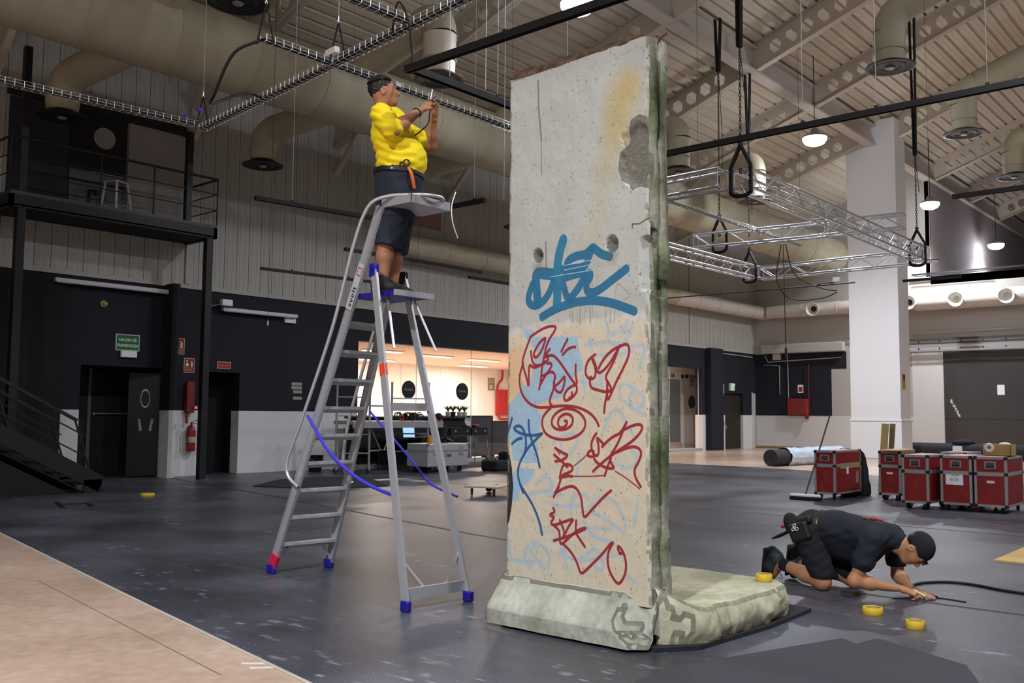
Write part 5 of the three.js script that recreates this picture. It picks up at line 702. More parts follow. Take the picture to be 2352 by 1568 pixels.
const s05 = signTex(128, 150, (g, w, h) => { g.fillStyle = '#8d8468'; g.fillRect(0, 0, w, h); g.fillStyle = '#c7c2a2'; for (let k = 0; k < 8; k++) { g.fillRect(12 + k * 13, 22, 9, 14); g.fillRect(12 + k * 13, 46, 9, 14); } g.fillStyle = '#efece0'; g.font = 'bold 62px sans-serif'; g.textAlign = 'center'; g.fillText('05', w / 2, 132); });
wallSign('number_sign', 'brown number sign on the white panel in the right doorway', 33.86, 34.23, 2.55, 2.98, s05, M.white, -19.6);
wallSign('number_sign', 'brown number sign by the red pipe behind the glass front', 29.7, 30.15, 2.35, 2.9, s05, M.white, -27);
{ const t = thing('hose_reel_cabinet', 'bright red hose cabinet with pipe on the white wall behind the glass', 'cabinet', [30.75, 1.85, -26.9]); part('cabinet_body', RB(1.1, 1.1, 0.2, 0.02), std('#c0252b', 0.5), t); part('pipe', tube([[-0.55, -0.5, 0.05], [-0.55, 0.75, 0.05], [-0.3, 1.0, 0.05], [-0.25, 1.55, 0.05]], 0.05, 24, 8), std('#b02a2e', 0.5), t); part('pipe', tube([[0.25, 0.8, 0.05], [0.3, 1.6, 0.05]], 0.06, 8, 8), std('#b02a2e', 0.5), t); part('lower_pipe', tube([[-0.55, -0.5, 0.05], [-0.45, -0.68, 0.05], [0.6, -0.7, 0.05]], 0.05, 12, 8), std('#b02a2e', 0.5), t); }
{ // potted plants
  const lab = ['leftmost small potted plant on the counter, partly behind the seated person', 'second small potted plant from the left on the counter', 'third small potted plant from the left on the counter', 'rightmost small potted plant on the counter']; const lg = []; SEED = 321; for (let k = 0; k < 46; k++) { const a = rnd() * 6.28, l = rr(0.1, 0.22), o = rr(0.3, 1.0); lg.push(tube([[0, 0, 0], [Math.cos(a) * l * 0.35 * o, l * 0.6, Math.sin(a) * l * 0.35 * o], [Math.cos(a) * l * 0.8 * o, l * (1.1 - 0.4 * o), Math.sin(a) * l * 0.8 * o]], 0.007, 5, 4)); } const leaves = merge(lg);
  [17.83, 18.02, 18.27, 18.46].forEach((x, i) => { const t = thing('potted_plant', lab[i], 'plant', [x, 1.265, -17.62]); part('pot', lathe([[0, 0], [0.055, 0], [0.075, 0.14], [0.068, 0.14], [0, 0.12]], 18), i === 1 ? M.black : M.pot, t); const f = part('foliage', leaves, M.leaf, t, [0, 0.12, 0], [0, i * 1.3, 0]); f.userData.kind = 'stuff'; });
}
for (const [i, [x0, x1, y0, y1, z]] of [[18.9, 20.75, 0.42, 1.3, -19.0], [21.2, 22.2, 0.32, 1.14, -19.4], [20.4, 21.3, 0.3, 1.02, -19.6]].entries()) { const t = thing('dark_case', ['large dark flight case behind the glass under the potted plants', 'dark flight case standing farthest right behind the glass', 'lower dark case between two larger cases behind the glass'][i], 'case', [(x0 + x1) / 2, 0, z]); part('case_body', BB(-(x1 - x0) / 2, (x1 - x0) / 2, 0.12, y1, -0.35, 0.35), std('#3a393e', 0.7), t); part('edge_trim', merge([BB(-(x1 - x0) / 2 - 0.01, (x1 - x0) / 2 + 0.01, y1 - 0.03, y1 + 0.005, 0.33, 0.36), BB((x1 - x0) / 2 - 0.03, (x1 - x0) / 2 + 0.01, 0.12, y1, 0.33, 0.36)]), M.black, t); for (const s of [-1, 1]) part('caster', rod([s * ((x1 - x0) / 2 - 0.15), 0.06, 0.2], [s * ((x1 - x0) / 2 - 0.15), 0.06, 0.26], 0.06, 14), M.rubber, t); }
{ const t = thing('scaffold_tower', 'small grey scaffold tower on wheels behind the ladder', 'scaffold', [0, 0, 0]); const za = -16.75, zb = -16.3; const fr = (x0, x1, z0, z1, h) => { for (const x of [x0, x1]) part('upright', rod([x, 0.12, z0 + (x === x1 ? z1 - z0 : 0)], [x, h, z0 + (x === x1 ? z1 - z0 : 0)], 0.026, 8), M.steel, t); for (let y = 0.45; y < h; y += 0.42) part('rung', rod([x0, y, z0], [x1, y, z1], 0.016, 6), M.steel, t); };
  fr(13.4, 13.98, za, zb, 2.08); fr(15.05, 15.83, za, zb, 2.1); part('deck', BB(13.4, 15.85, 1.1, 1.18, -16.85, -16.2), M.aluDull, t); part('deck_edge', BB(13.4, 16.2, 1.02, 1.16, -16.2, -16.16), M.steel, t);
  part('brace', rod([13.98, 0.5, zb], [15.05, 0.5, za], 0.018, 6), M.steel, t); part('brace', rod([14.5, 0.5, -16.5], [14.0, 1.05, -16.3], 0.016, 6), M.steel, t); part('brace', rod([14.6, 0.5, -16.5], [15.05, 1.05, -16.7], 0.016, 6), M.steel, t); part('guard_rail', rod([13.98, 1.52, zb], [15.05, 1.52, za], 0.02, 6), M.steel, t);
  for (const [x, z] of [[13.4, za], [13.98, zb], [15.05, za], [15.83, zb]]) { const c = part('caster', rod([x, 0.065, z - 0.02], [x, 0.065, z + 0.02], 0.065, 14), M.rubber, t); part('fork', B(0.05, 0.09, 0.05, x, 0.12, z), M.steel, c); } }
{ const t = thing('clamp_pile', 'heap of dark pipe clamps lying on the scaffold deck', 'clamps', [15.42, 1.18, -16.5]); const g = []; SEED = 77; for (let k = 0; k < 22; k++) g.push(torus(0.07, 0.014, 6, 14).rotateY(rnd() * 3).rotateX(rr(-0.5, 0.5)).translate(rr(-0.3, 0.3), 0.075 + rr(0, 0.06), rr(-0.15, 0.15))); part('clamps', merge(g), M.chain, t).userData.kind = 'stuff'; part('red_clamp', torus(0.06, 0.02, 6, 14), M.red, t, [-0.38, 0.07, 0.1]); }
{ const t = thing('silver_flight_case', 'large silver grey flight case on casters with a full open tray on top', 'case', [15.62, 0, -15.75]); part('case_body', RB(1.34, 0.36, 0.7, 0.02, 0, 0.32, 0), M.aluDull, t); part('case_lid', RB(1.34, 0.16, 0.7, 0.02, 0, 0.585, 0), M.aluDull, t); part('band', B(1.36, 0.03, 0.72, 0, 0.505, 0), M.steel, t); part('handle', merge([B(0.19, 0.09, 0.012, 0.0, 0.41, 0.355)]), M.steel, t); part('grip', rod([-0.06, 0.4, 0.37], [0.06, 0.4, 0.37], 0.01), M.black, t); for (const s of [-1, 1]) part('latch', B(0.12, 0.2, 0.012, s * 0.42, 0.5, 0.356), M.steel, t); for (const s of [-1, 1]) for (const q of [-1, 1]) part('caster', rod([s * 0.5, 0.065, q * 0.22 - 0.02], [s * 0.5, 0.065, q * 0.22 + 0.02], 0.065, 14), M.rubber, t); for (const s of [-1, 1]) for (const yy of [0.16, 0.65]) part('corner', RB(0.06, 0.06, 0.06, 0.015, s * 0.65, yy, 0.34), M.steel, t); }
for (const [i, x] of [15.22, 15.38].entries()) { const t = thing('orange_cup', ['left orange plastic cup on the silver flight case', 'right orange plastic cup on the silver flight case'][i], 'cup', [x, 0.667, -15.6]); part('cup', lathe([[0, 0.003], [0.05, 0], [0.068, 0.16], [0.062, 0.16], [0.046, 0.01], [0, 0.01]], 18), std('#dd9a1c', 0.5), t); }
{ const t = thing('tool_heap', 'heap of dark tools and cables on the silver flight case', 'tools', [15.9, 0.667, -15.7]); const g = []; SEED = 55; for (let k = 0; k < 16; k++) g.push(bar([rr(-0.3, 0.3), rr(0.02, 0.14), rr(-0.2, 0.2)], [rr(-0.3, 0.3), rr(0.02, 0.16), rr(-0.2, 0.2)], rr(0.02, 0.05), rr(0.02, 0.06))); part('tools', merge(g), M.rubber, t).userData.kind = 'stuff'; part('red_handle', bar([-0.25, 0.12, 0.2], [-0.08, 0.06, 0.22], 0.025, 0.02), M.red, t); }
{ const t = thing('work_table', 'folding table with black equipment cases behind the silver flight case', 'table', [17.55, 0, -16.75]); part('table_top', RB(1.45, 0.03, 0.6, 0.008, 0, 0.8, 0), M.darkBoard, t); for (const s of [-1, 1]) for (const q of [-1, 1]) part('leg', rod([s * 0.62, 0.8, q * 0.2], [s * 0.7, 0, q * 0.27], 0.014, 6), M.steel, t); part('leg_brace', rod([0.66, 0.3, -0.25], [0.66, 0.3, 0.25], 0.01, 6), M.steel, t); }
for (const [i, [x, w]] of [[17.2, 0.72], [17.9, 0.6]].entries()) { const t = thing('equipment_case', ['left black equipment case with round knobs on the folding table', 'right black equipment case with round knobs on the folding table'][i], 'case', [x, 0.815, -16.72]); part('case_body', RB(w, 0.19, 0.4, 0.015, 0, 0.095, 0), M.blackMatte, t); for (const s of [-1, 1]) part('knob', rod([s * w * 0.3, 0.1, 0.2], [s * w * 0.3, 0.1, 0.215], 0.028, 14), M.steel, t); }
{ const t = thing('work_light', 'round work light standing on the equipment cases', 'lamp', [17.55, 1.005, -16.72]); part('reflector', lathe([[0, 0], [0.06, 0.02], [0.12, 0.1], [0.11, 0.1], [0, 0.03]], 20).rotateX(1.3), std('#a8a694', 0.5), t, [0, 0.12, 0]); part('stand', B(0.16, 0.03, 0.12, 0, 0.015, 0), M.black, t); part('bulb', new THREE.SphereGeometry(0.025, 10, 8), M.plastic, t, [0, 0.13, 0.05]); }
{ const t = thing('red_tool', 'red power tool lying on the right equipment case', 'tool', [17.95, 1.005, -16.72]); part('tool_body', RB(0.24, 0.07, 0.1, 0.02, 0, 0.035, 0), M.red, t); part('tool_handle', RB(0.06, 0.05, 0.16, 0.015, -0.1, 0.03, 0.06), M.black, t); }
{ const t = thing('desk', 'black desk with a bright laptop before the glass front', 'desk', [15.75, 0, -16.95]); part('desk_top', RB(1.5, 0.03, 0.6, 0.008, 0, 0.74, 0), M.black, t); for (const s of [-1, 1]) part('desk_leg', merge([rod([s * 0.7, 0, -0.25], [s * 0.7, 0.73, -0.25], 0.02), rod([s * 0.7, 0, 0.25], [s * 0.7, 0.73, 0.25], 0.02)]), M.black, t); part('modesty_panel', BB(-0.7, 0.7, 0.1, 0.7, -0.28, -0.26), M.blackMatte, t); }
{ const t = thing('laptop', 'open laptop with a bright pale blue screen on the desk', 'laptop', [15.75, 0.755, -16.8], 0.15); part('keyboard_base', RB(0.46, 0.02, 0.3, 0.006, 0, 0.01, 0.1), M.black, t); const l = part('lid', RB(0.48, 0.3, 0.014, 0.005, 0, 0.16, -0.08), M.black, t, [0, 0, 0], [-0.12, 0, 0]); part('screen', B(0.44, 0.26, 0.004, 0, 0.16, -0.071), M.screen, l); const q = new THREE.RectAreaLight(S('#a9d4ff'), 1.0, 0.44, 0.26); q.position.set(15.75, 0.92, -16.84); q.lookAt(15.75, 0.92, -10); scene.add(q); }
for (const [i, [x, z, w, c]] of [[18.3, -16.7, 0.1, '#5d5c22'], [18.55, -16.75, 0.15, '#3a391d']].entries()) solo('kit_bag', new THREE.IcosahedronGeometry(w, 2).scale(1.1, 0.85, 0.9), std(c, 0.85), ['small yellow green bag on the floor right of the silver case', 'olive kit bag on the floor right of the silver case'][i], 'bag', [x, w * 0.84, z]);
{ const t = thing('black_bag', 'black equipment bag on the floor beside the left edge of the slab', 'bag', [16.95, 0, -15.0]); part('bag_body', RB(0.8, 0.26, 0.5, 0.06, 0, 0.13, 0), M.blackMatte, t); part('bag_top', RB(0.4, 0.3, 0.4, 0.1, 0.32, 0.32, 0), M.black, t); part('bag_handle', tube([[-0.15, 0.25, 0], [-0.1, 0.33, 0], [0.05, 0.33, 0], [0.1, 0.25, 0]], 0.014, 12, 6), M.rubber, t); }
// ---------------------------------------------------------------- people: smooth fields meshed with surface nets
function surfaceNets(f, lo, hi, c) {
  const n = [0, 1, 2].map((i) => Math.ceil((hi[i] - lo[i]) / c) + 1), [nx, ny, nz] = n, val = new Float32Array(nx * ny * nz), id = new Int32Array(nx * ny * nz).fill(-1);
  const I = (x, y, z) => (z * ny + y) * nx + x;
  for (let z = 0; z < nz; z++) for (let y = 0; y < ny; y++) for (let x = 0; x < nx; x++) val[I(x, y, z)] = f(lo[0] + x * c, lo[1] + y * c, lo[2] + z * c);
  const pos = [], idx = [], E = [[0, 1], [0, 2], [0, 4], [1, 3], [1, 5], [2, 3], [2, 6], [3, 7], [4, 5], [4, 6], [5, 7], [6, 7]], v = new Float32Array(8);
  for (let z = 0; z < nz - 1; z++) for (let y = 0; y < ny - 1; y++) for (let x = 0; x < nx - 1; x++) {
    let m = 0; for (let k = 0; k < 8; k++) { v[k] = val[I(x + (k & 1), y + ((k >> 1) & 1), z + (k >> 2))]; if (v[k] < 0) m |= 1 << k; } if (m === 0 || m === 255) continue;
    let px = 0, py = 0, pz = 0, q = 0; for (const [a, b] of E) { if ((v[a] < 0) === (v[b] < 0)) continue; const t = v[a] / (v[a] - v[b]); px += (a & 1) + t * ((b & 1) - (a & 1)); py += ((a >> 1) & 1) + t * (((b >> 1) & 1) - ((a >> 1) & 1)); pz += (a >> 2) + t * ((b >> 2) - (a >> 2)); q++; }
    id[I(x, y, z)] = pos.length / 3; pos.push(lo[0] + (x + px / q) * c, lo[1] + (y + py / q) * c, lo[2] + (z + pz / q) * c);
  }
  const quad = (a, b, d, e, s) => { if (a < 0 || b < 0 || d < 0 || e < 0) return; s ? idx.push(a, b, d, a, d, e) : idx.push(a, d, b, a, e, d); };
  for (let z = 1; z < nz - 1; z++) for (let y = 1; y < ny - 1; y++) for (let x = 1; x < nx - 1; x++) {
    const a = val[I(x, y, z)] < 0;
    if (a !== val[I(x + 1, y, z)] < 0) quad(id[I(x, y - 1, z - 1)], id[I(x, y, z - 1)], id[I(x, y, z)], id[I(x, y - 1, z)], a);
    if (a !== val[I(x, y + 1, z)] < 0) quad(id[I(x - 1, y, z - 1)], id[I(x - 1, y, z)], id[I(x, y, z)], id[I(x, y, z - 1)], a);
    if (a !== val[I(x, y, z + 1)] < 0) quad(id[I(x - 1, y - 1, z)], id[I(x, y - 1, z)], id[I(x, y, z)], id[I(x - 1, y, z)], a);
  }
  const nor = new Float32Array(pos.length), e = c * 0.5;
  for (let i = 0; i < pos.length; i += 3) { const [x, y, z] = [pos[i], pos[i + 1], pos[i + 2]]; let a = f(x + e, y, z) - f(x - e, y, z), b = f(x, y + e, z) - f(x, y - e, z), d = f(x, y, z + e) - f(x, y, z - e); const l = Math.hypot(a, b, d) || 1; nor[i] = a / l; nor[i + 1] = b / l; nor[i + 2] = d / l; }
  const g = new THREE.BufferGeometry(); g.setAttribute('position', new THREE.Float32BufferAttribute(pos, 3)); g.setAttribute('normal', new THREE.BufferAttribute(nor, 3)); g.setAttribute('uv', new THREE.BufferAttribute(new Float32Array(pos.length / 3 * 2), 2)); g.setIndex(idx); return g;
}
const smin = (a, b, k) => { const h = Math.max(k - Math.abs(a - b), 0) / k; return Math.min(a, b) - h * h * k * 0.25; };
function cap(a, b, r1, r2 = r1) { const bx = b[0] - a[0], by = b[1] - a[1], bz = b[2] - a[2], L = bx * bx + by * by + bz * bz || 1e-9; return (x, y, z) => { const px = x - a[0], py = y - a[1], pz = z - a[2], t = Math.max(0, Math.min(1, (px * bx + py * by + pz * bz) / L)); return Math.hypot(px - bx * t, py - by * t, pz - bz * t) - (r1 + (r2 - r1) * t); }; }
function ell(c, r, ang = 0) { const m = Math.min(...r), ca = Math.cos(ang), sa = Math.sin(ang); return (x, y, z) => { const dx = x - c[0], dy = y - c[1], px = (dx * ca + dy * sa) / r[0], py = (-dx * sa + dy * ca) / r[1], pz = (z - c[2]) / r[2]; const k0 = Math.hypot(px, py, pz), k1 = Math.hypot(px / r[0], py / r[1], pz / r[2]); return k1 < 1e-6 ? -m : k0 * (k0 - 1) / k1; }; }
const blend = (list, k) => (x, y, z) => { let d = list[0](x, y, z); for (let i = 1; i < list.length; i++) d = smin(d, list[i](x, y, z), k); return d; };
const lerp3 = (a, b, t) => a.map((v, i) => v + (b[i] - v) * t);
// a head in its own frame: x to the face, y to the crown
function headField() {
  const base = blend([ell([-0.012, 0.035, 0], [0.1, 0.092, 0.078]), ell([0.03, -0.03, 0], [0.068, 0.085, 0.062]), cap([0.055, -0.095, 0.012], [0.055, -0.095, -0.012], 0.03), cap([-0.03, -0.04, 0], [-0.045, -0.13, 0], 0.055)], 0.05);
  const nose = blend([cap([0.09, 0.012, 0], [0.118, -0.03, 0], 0.009, 0.015), cap([0.105, -0.036, 0.012], [0.105, -0.036, -0.012], 0.011)], 0.012), brow = cap([0.08, 0.026, 0.035], [0.08, 0.026, -0.035], 0.017), lips = blend([cap([0.092, -0.062, 0.018], [0.092, -0.062, -0.018], 0.008), cap([0.09, -0.074, 0.015], [0.09, -0.074, -0.015], 0.009)], 0.004);
  const cheek = blend([ell([0.062, -0.025, 0.036], [0.028, 0.03, 0.024]), ell([0.062, -0.025, -0.036], [0.028, 0.03, 0.024])], 0.01);
  const ears = [1, -1].map((s) => blend([ell([-0.014, -0.006, s * 0.078], [0.024, 0.034, 0.01], -0.25), cap([-0.02, -0.03, s * 0.074], [-0.01, -0.012, s * 0.074], 0.01)], 0.01)), concha = [1, -1].map((s) => ell([-0.008, -0.004, s * 0.09], [0.011, 0.016, 0.008]));
  const sock = [1, -1].map((s) => ell([0.093, 0.008, s * 0.032], [0.018, 0.012, 0.019]));
  return (x, y, z) => { let d = smin(base(x, y, z), nose(x, y, z), 0.016); d = smin(d, brow(x, y, z), 0.025); d = smin(d, cheek(x, y, z), 0.03); d = smin(d, lips(x, y, z), 0.01); d = Math.max(d, -sock[0](x, y, z) * 1 - 0.004, -sock[1](x, y, z) - 0.004); for (let i = 0; i < 2; i++) { let e = ears[i](x, y, z); e = Math.max(e, -concha[i](x, y, z)); d = smin(d, e, 0.008); } return d; };
}
function frame(c, fwd, up) { const X = V(...fwd).normalize(); let Y = V(...up); Y.addScaledVector(X, -Y.dot(X)).normalize(); const Z = V(0, 0, 0).crossVectors(X, Y); return new THREE.Matrix4().makeBasis(X, Y, Z).setPosition(...c); }
// an open or curled hand in its own frame: x along the fingers, y out of the back of the hand, z to the thumb side
function handField(curl, spread = 0.05, thumbIn = 0.3) {
  const fs = [], palm = blend([cap([0.0, 0, 0.012], [0.075, 0, 0.026], 0.0155, 0.0135), cap([0.0, 0, 0.002], [0.082, 0.002, 0.006], 0.016, 0.0135), cap([0.0, 0, -0.008], [0.078, 0.001, -0.013], 0.016, 0.013), cap([0.0, 0, -0.014], [0.07, -0.001, -0.03], 0.015, 0.012), cap([-0.05, 0, 0], [0.005, 0, 0], 0.026, 0.022)], 0.02);
  const L = [[0.078, 0.029, 0.07], [0.084, 0.0075, 0.078], [0.08, -0.0135, 0.072], [0.071, -0.033, 0.056]];
  L.forEach(([x, z, l], i) => { const c = curl[Math.min(i, curl.length - 1)], seg = [0.42, 0.33, 0.25]; let p = [x, 0, z], a = 0, r = i === 3 ? 0.0078 : 0.0092; const yaw = spread * (1.2 - i * 0.8); for (let k = 0; k < 3; k++) { a += c * [0.75, 1, 0.75][k]; const d = [Math.cos(a) * Math.cos(yaw), -Math.sin(a), Math.cos(a) * Math.sin(yaw)], q = p.map((v, j) => v + d[j] * l * seg[k]); fs.push(cap(p, q, r, r * 0.92)); r *= 0.92; p = q; } });
  const t0 = [0.01, -0.004, 0.022], t1 = [0.038, -0.012, 0.046 - 0.01 * thumbIn], t2 = [0.066, -0.018 - 0.02 * thumbIn, 0.05 - 0.03 * thumbIn], t3 = [0.088, -0.022 - 0.03 * thumbIn, 0.046 - 0.045 * thumbIn];
  const th = blend([cap(t0, t1, 0.016, 0.0125), cap(t1, t2, 0.0115, 0.0105), cap(t2, t3, 0.0105, 0.0085)], 0.008);
  return (x, y, z) => { let d = palm(x, y, z); for (const f of fs) d = smin(d, f(x, y, z), 0.006); return smin(d, th(x, y, z), 0.008); };
}
const placed = (g, m) => g.applyMatrix4(m);
const HEAD = surfaceNets(headField(), [-0.14, -0.21, -0.115], [0.15, 0.15, 0.115], 0.0036);
const noUV = (list) => merge(list);
function eyes(t, m) { for (const s of [1, -1]) { const e = part('eye', new THREE.SphereGeometry(0.0125, 14, 10), M.eyeWhite, t); e.applyMatrix4(m.clone().multiply(new THREE.Matrix4().setPosition(0.081, 0.009, s * 0.032))); part('iris', new THREE.SphereGeometry(0.007, 10, 8).translate(0.0072, 0, 0), M.eye, e); const b = part('eyebrow', rod([0, 0, -0.016], [0, 0.003, 0.016], 0.004, 6), M.hair, t); b.applyMatrix4(m.clone().multiply(new THREE.Matrix4().setPosition(0.096, 0.03, s * 0.034))); } }
const wr = (x, y, z, s) => 0.5 * Math.sin(x * 31 + y * 58 + z * 23 + s) + 0.5 * Math.sin(y * 83 - x * 27 + z * 41 + s * 2.1);
{ // the man on the ladder
  const t = thing('person', 'man in a yellow shirt and dark shorts standing on the ladder with both hands raised', 'person', [5.06, 2.322, -5.64], -0.726);
  const aN = [-0.085, 0.1, 0.09], kN = [-0.065, 0.42, 0.1], hN = [0.0, 0.86, 0.1], aF = [0.0, 0.1, -0.08], kF = [0.005, 0.42, -0.09], hF = [0.03, 0.86, -0.1];
  const sN = [-0.12, 1.42, 0.2], eN = [-0.02, 1.265, 0.29], wN = [0.18, 1.48, 0.135], sF = [0.05, 1.42, -0.19], eF = [0.29, 1.3, -0.22], wF = [0.31, 1.5, -0.11];
  const legs = [cap(aN, lerp3(aN, kN, 0.62), 0.04, 0.064), cap(lerp3(aN, kN, 0.62), kN, 0.064, 0.06), cap(kN, hN, 0.064, 0.095), cap(aF, lerp3(aF, kF, 0.62), 0.04, 0.064), cap(lerp3(aF, kF, 0.62), kF, 0.064, 0.06), cap(kF, hF, 0.064, 0.095), cap([-0.1, 0.05, 0.09], [0.0, 0.035, 0.1], 0.035, 0.028), cap([-0.02, 0.05, -0.08], [0.08, 0.035, -0.09], 0.035, 0.028)];
  const torso = [ell([0.025, 0.92, 0], [0.17, 0.15, 0.175]), ell([0.05, 1.1, 0], [0.195, 0.2, 0.19]), ell([-0.045, 1.33, 0.01], [0.145, 0.19, 0.185], -0.15), cap([-0.12, 1.43, 0.15], [0.03, 1.43, -0.14], 0.065), cap([-0.08, 1.42, 0], [-0.1, 1.54, 0], 0.07, 0.058)];
  const arms = [cap(sN, eN, 0.06, 0.05), cap(eN, lerp3(eN, wN, 0.35), 0.05, 0.051), cap(lerp3(eN, wN, 0.35), wN, 0.051, 0.03), cap(sF, eF, 0.06, 0.048), cap(eF, lerp3(eF, wF, 0.35), 0.048, 0.05), cap(lerp3(eF, wF, 0.35), wF, 0.05, 0.03)];
  const body = surfaceNets(blend([...legs, ...torso, ...arms], 0.035), [-0.32, -0.02, -0.36], [0.42, 1.62, 0.42], 0.012);
  const hm = frame([-0.105, 1.66, 0.005], [0.95, 0.24, -0.12], [-0.24, 0.97, 0]);
  const hn = frame([0.215, 1.515, 0.095], [0.62, 0.7, -0.36], [-0.55, 0.15, 0.8]), hf = frame([0.318, 1.535, -0.085], [0.05, 0.93, 0.33], [0.75, -0.25, -0.6]);
  const hA = surfaceNets(handField([0.75, 0.85, 0.95, 1.0], 0.03, 0.7), [-0.07, -0.1, -0.07], [0.19, 0.05, 0.09], 0.0036), hB = surfaceNets(handField([0.7, 0.8, 0.95, 1.05], 0.03, 0.7), [-0.07, -0.1, -0.07], [0.19, 0.05, 0.09], 0.0036);
  part('body', noUV([body, placed(HEAD.clone(), hm), placed(hA, hn), placed(hB, hf)]), M.skin, t);
  eyes(t, hm);
  const hair = surfaceNets((x, y, z) => { const d = ell([-0.018, 0.042, 0], [0.106, 0.096, 0.084])(x, y, z) - 0.004 * wr(x * 3, y * 3, z * 3, 1) - (y > 0.09 ? 0.012 : 0); const line = x * 0.9 - (y - 0.04) * 0.75 - 0.045; const ear = 0.055 - Math.hypot(x + 0.01, y + 0.012) + (x < -0.03 ? -0.03 : 0); return Math.max(d, line, -0.075 - y + x * 0.2, x > -0.03 && y < 0.03 ? Math.max(ear - 0.03, line) : -1); }, [-0.14, -0.1, -0.11], [0.12, 0.17, 0.11], 0.004);
  part('hair', placed(hair, hm), M.hair, t);
  const slN = lerp3(sN, eN, 0.86), slF = lerp3(sF, eF, 0.62);
  const sh = blend([...torso.slice(0, 4).map((f) => (x, y, z) => f(x, y, z) - 0.014), cap(sN, slN, 0.082, 0.088), cap(sF, slF, 0.08, 0.086), cap([-0.08, 1.4, 0], [-0.09, 1.47, 0], 0.085, 0.08)], 0.05);
  const nd = [-0.2, 0.98, 0];
  part('shirt', surfaceNets((x, y, z) => { const k = y < 1.25 ? 1 : 0.6, fold = -0.006 * k * Math.sin(y * 95 + x * 22 + 2 * Math.sin(x * 14 + z * 9)) * Math.max(0, Math.min(1, (0.22 - x) * 5)) - 0.003 * wr(x, y, z, 2); const d = sh(x, y, z) + fold; const hem = 0.965 - 0.16 * x - y; const neck = (x + 0.09) * 0.28 + (y - 1.475) * 0.96; const inN = Math.hypot(x + 0.075, z) < 0.1 ? neck : -1; return Math.max(d, hem, inN); }, [-0.36, 0.86, -0.42], [0.42, 1.58, 0.46], 0.009), M.yellowShirt, t).userData.label = 'yellow short-sleeved shirt';
  const so = blend([ell([0.03, 0.94, 0], [0.2, 0.2, 0.205]), ell([0.03, 0.8, 0], [0.195, 0.17, 0.21]), cap([0.01, 0.74, 0.1], [-0.06, 0.3, 0.11], 0.13, 0.105), cap([0.05, 0.74, -0.1], [0.0, 0.28, -0.1], 0.13, 0.1)], 0.05);
  part('shorts', surfaceNets((x, y, z) => Math.max(so(x, y, z) - 0.004 * wr(x, y * 0.6, z, 5) - (y < 0.62 && y > 0.6 ? 0.004 : 0), y - 1.02 + 0.1 * x, 0.34 - y - 0.45 * x * 0.4 + 0.02), [-0.28, 0.24, -0.34], [0.34, 1.1, 0.34], 0.011), M.shorts, t).userData.label = 'dark navy work shorts';
  part('belt', surfaceNets((x, y, z) => { const d = ell([0.03, 0.95, 0], [0.21, 0.32, 0.215])(x, y, z); return Math.max(d, -(d + 0.02), Math.abs(y - 0.985 + 0.1 * x) - 0.02); }, [-0.22, 0.9, -0.24], [0.28, 1.06, 0.24], 0.008), M.black, t);
  for (const [p, a] of [[[-0.06, 0.0, 0.1], 0], [[0.02, 0.0, -0.085], -0.05]]) { const s = part('shoe', surfaceNets((x, y, z) => Math.max(blend([cap([-0.07, 0.045, 0], [0.05, 0.04, 0.004], 0.046, 0.046), cap([0.05, 0.035, 0.004], [0.12, 0.028, 0.008], 0.044, 0.03), cap([-0.065, 0.08, 0], [-0.03, 0.1, 0], 0.048, 0.05)], 0.04)(x, y, z), 0.012 - y), [-0.14, -0.02, -0.08], [0.18, 0.17, 0.08], 0.006), M.shoe, t, p, [0, a, 0]); part('sole', RB(0.28, 0.02, 0.085, 0.009, 0.02, 0.012, 0.003), M.sole, s); part('laces', merge([0, 1, 2].map((k) => rod([0.0 + k * 0.02, 0.098 - k * 0.012, -0.025], [0.01 + k * 0.02, 0.098 - k * 0.012, 0.025], 0.004, 5))), M.shorts, s); }
  const w1 = part('wristband', torus(0.036, 0.006, 8, 20), M.black, t); w1.position.set(0.165, 1.465, 0.145); w1.quaternion.setFromUnitVectors(V(0, 0, 1), V(0.6, 0.66, -0.46).normalize());
  part('belt_button', new THREE.SphereGeometry(0.01, 10, 8), M.chrome, t, [-0.03, 0.985, 0.2]);
}
{ const t = thing('pliers', 'orange handled cutters hanging on the belt of the man in yellow', 'pliers', [5.06, 2.322, -5.64], -0.726); for (const s of [-1, 1]) part('grip', tube([[0.1, 0.99, 0.2 + s * 0.012], [0.125, 0.94, 0.208 + s * 0.02], [0.14, 0.88, 0.2 + s * 0.018], [0.15, 0.83, 0.195 + s * 0.004]], 0.013, 12, 8), M.orange, t); part('head', merge([bar([0.09, 1.01, 0.2], [0.1, 0.985, 0.2], 0.03, 0.02), torus(0.024, 0.006, 6, 16).translate(0.085, 1.035, 0.2), torus(0.018, 0.005, 6, 16).translate(0.05, 1.02, 0.2)]), M.black, t); }
solo('held_cable', tube([[0.32, 1.66, 0.0], [0.29, 1.6, 0.02], [0.27, 1.5, 0.03], [0.26, 1.42, 0.02], [0.2, 1.34, 0.06], [0.15, 1.29, 0.09]], 0.0055, 24, 6).rotateY(-0.726).translate(5.06, 2.322, -5.64), M.black, 'short black cable end held in the hands of the man on the ladder', 'cable');
solo('held_wire', rod([0.275, 1.62, 0.03], [0.29, 1.71, 0.0], 0.006, 6).rotateY(-0.726).translate(5.06, 2.322, -5.64), M.chrome, 'short bright steel fitting above the hands of the man on the ladder', 'fitting');
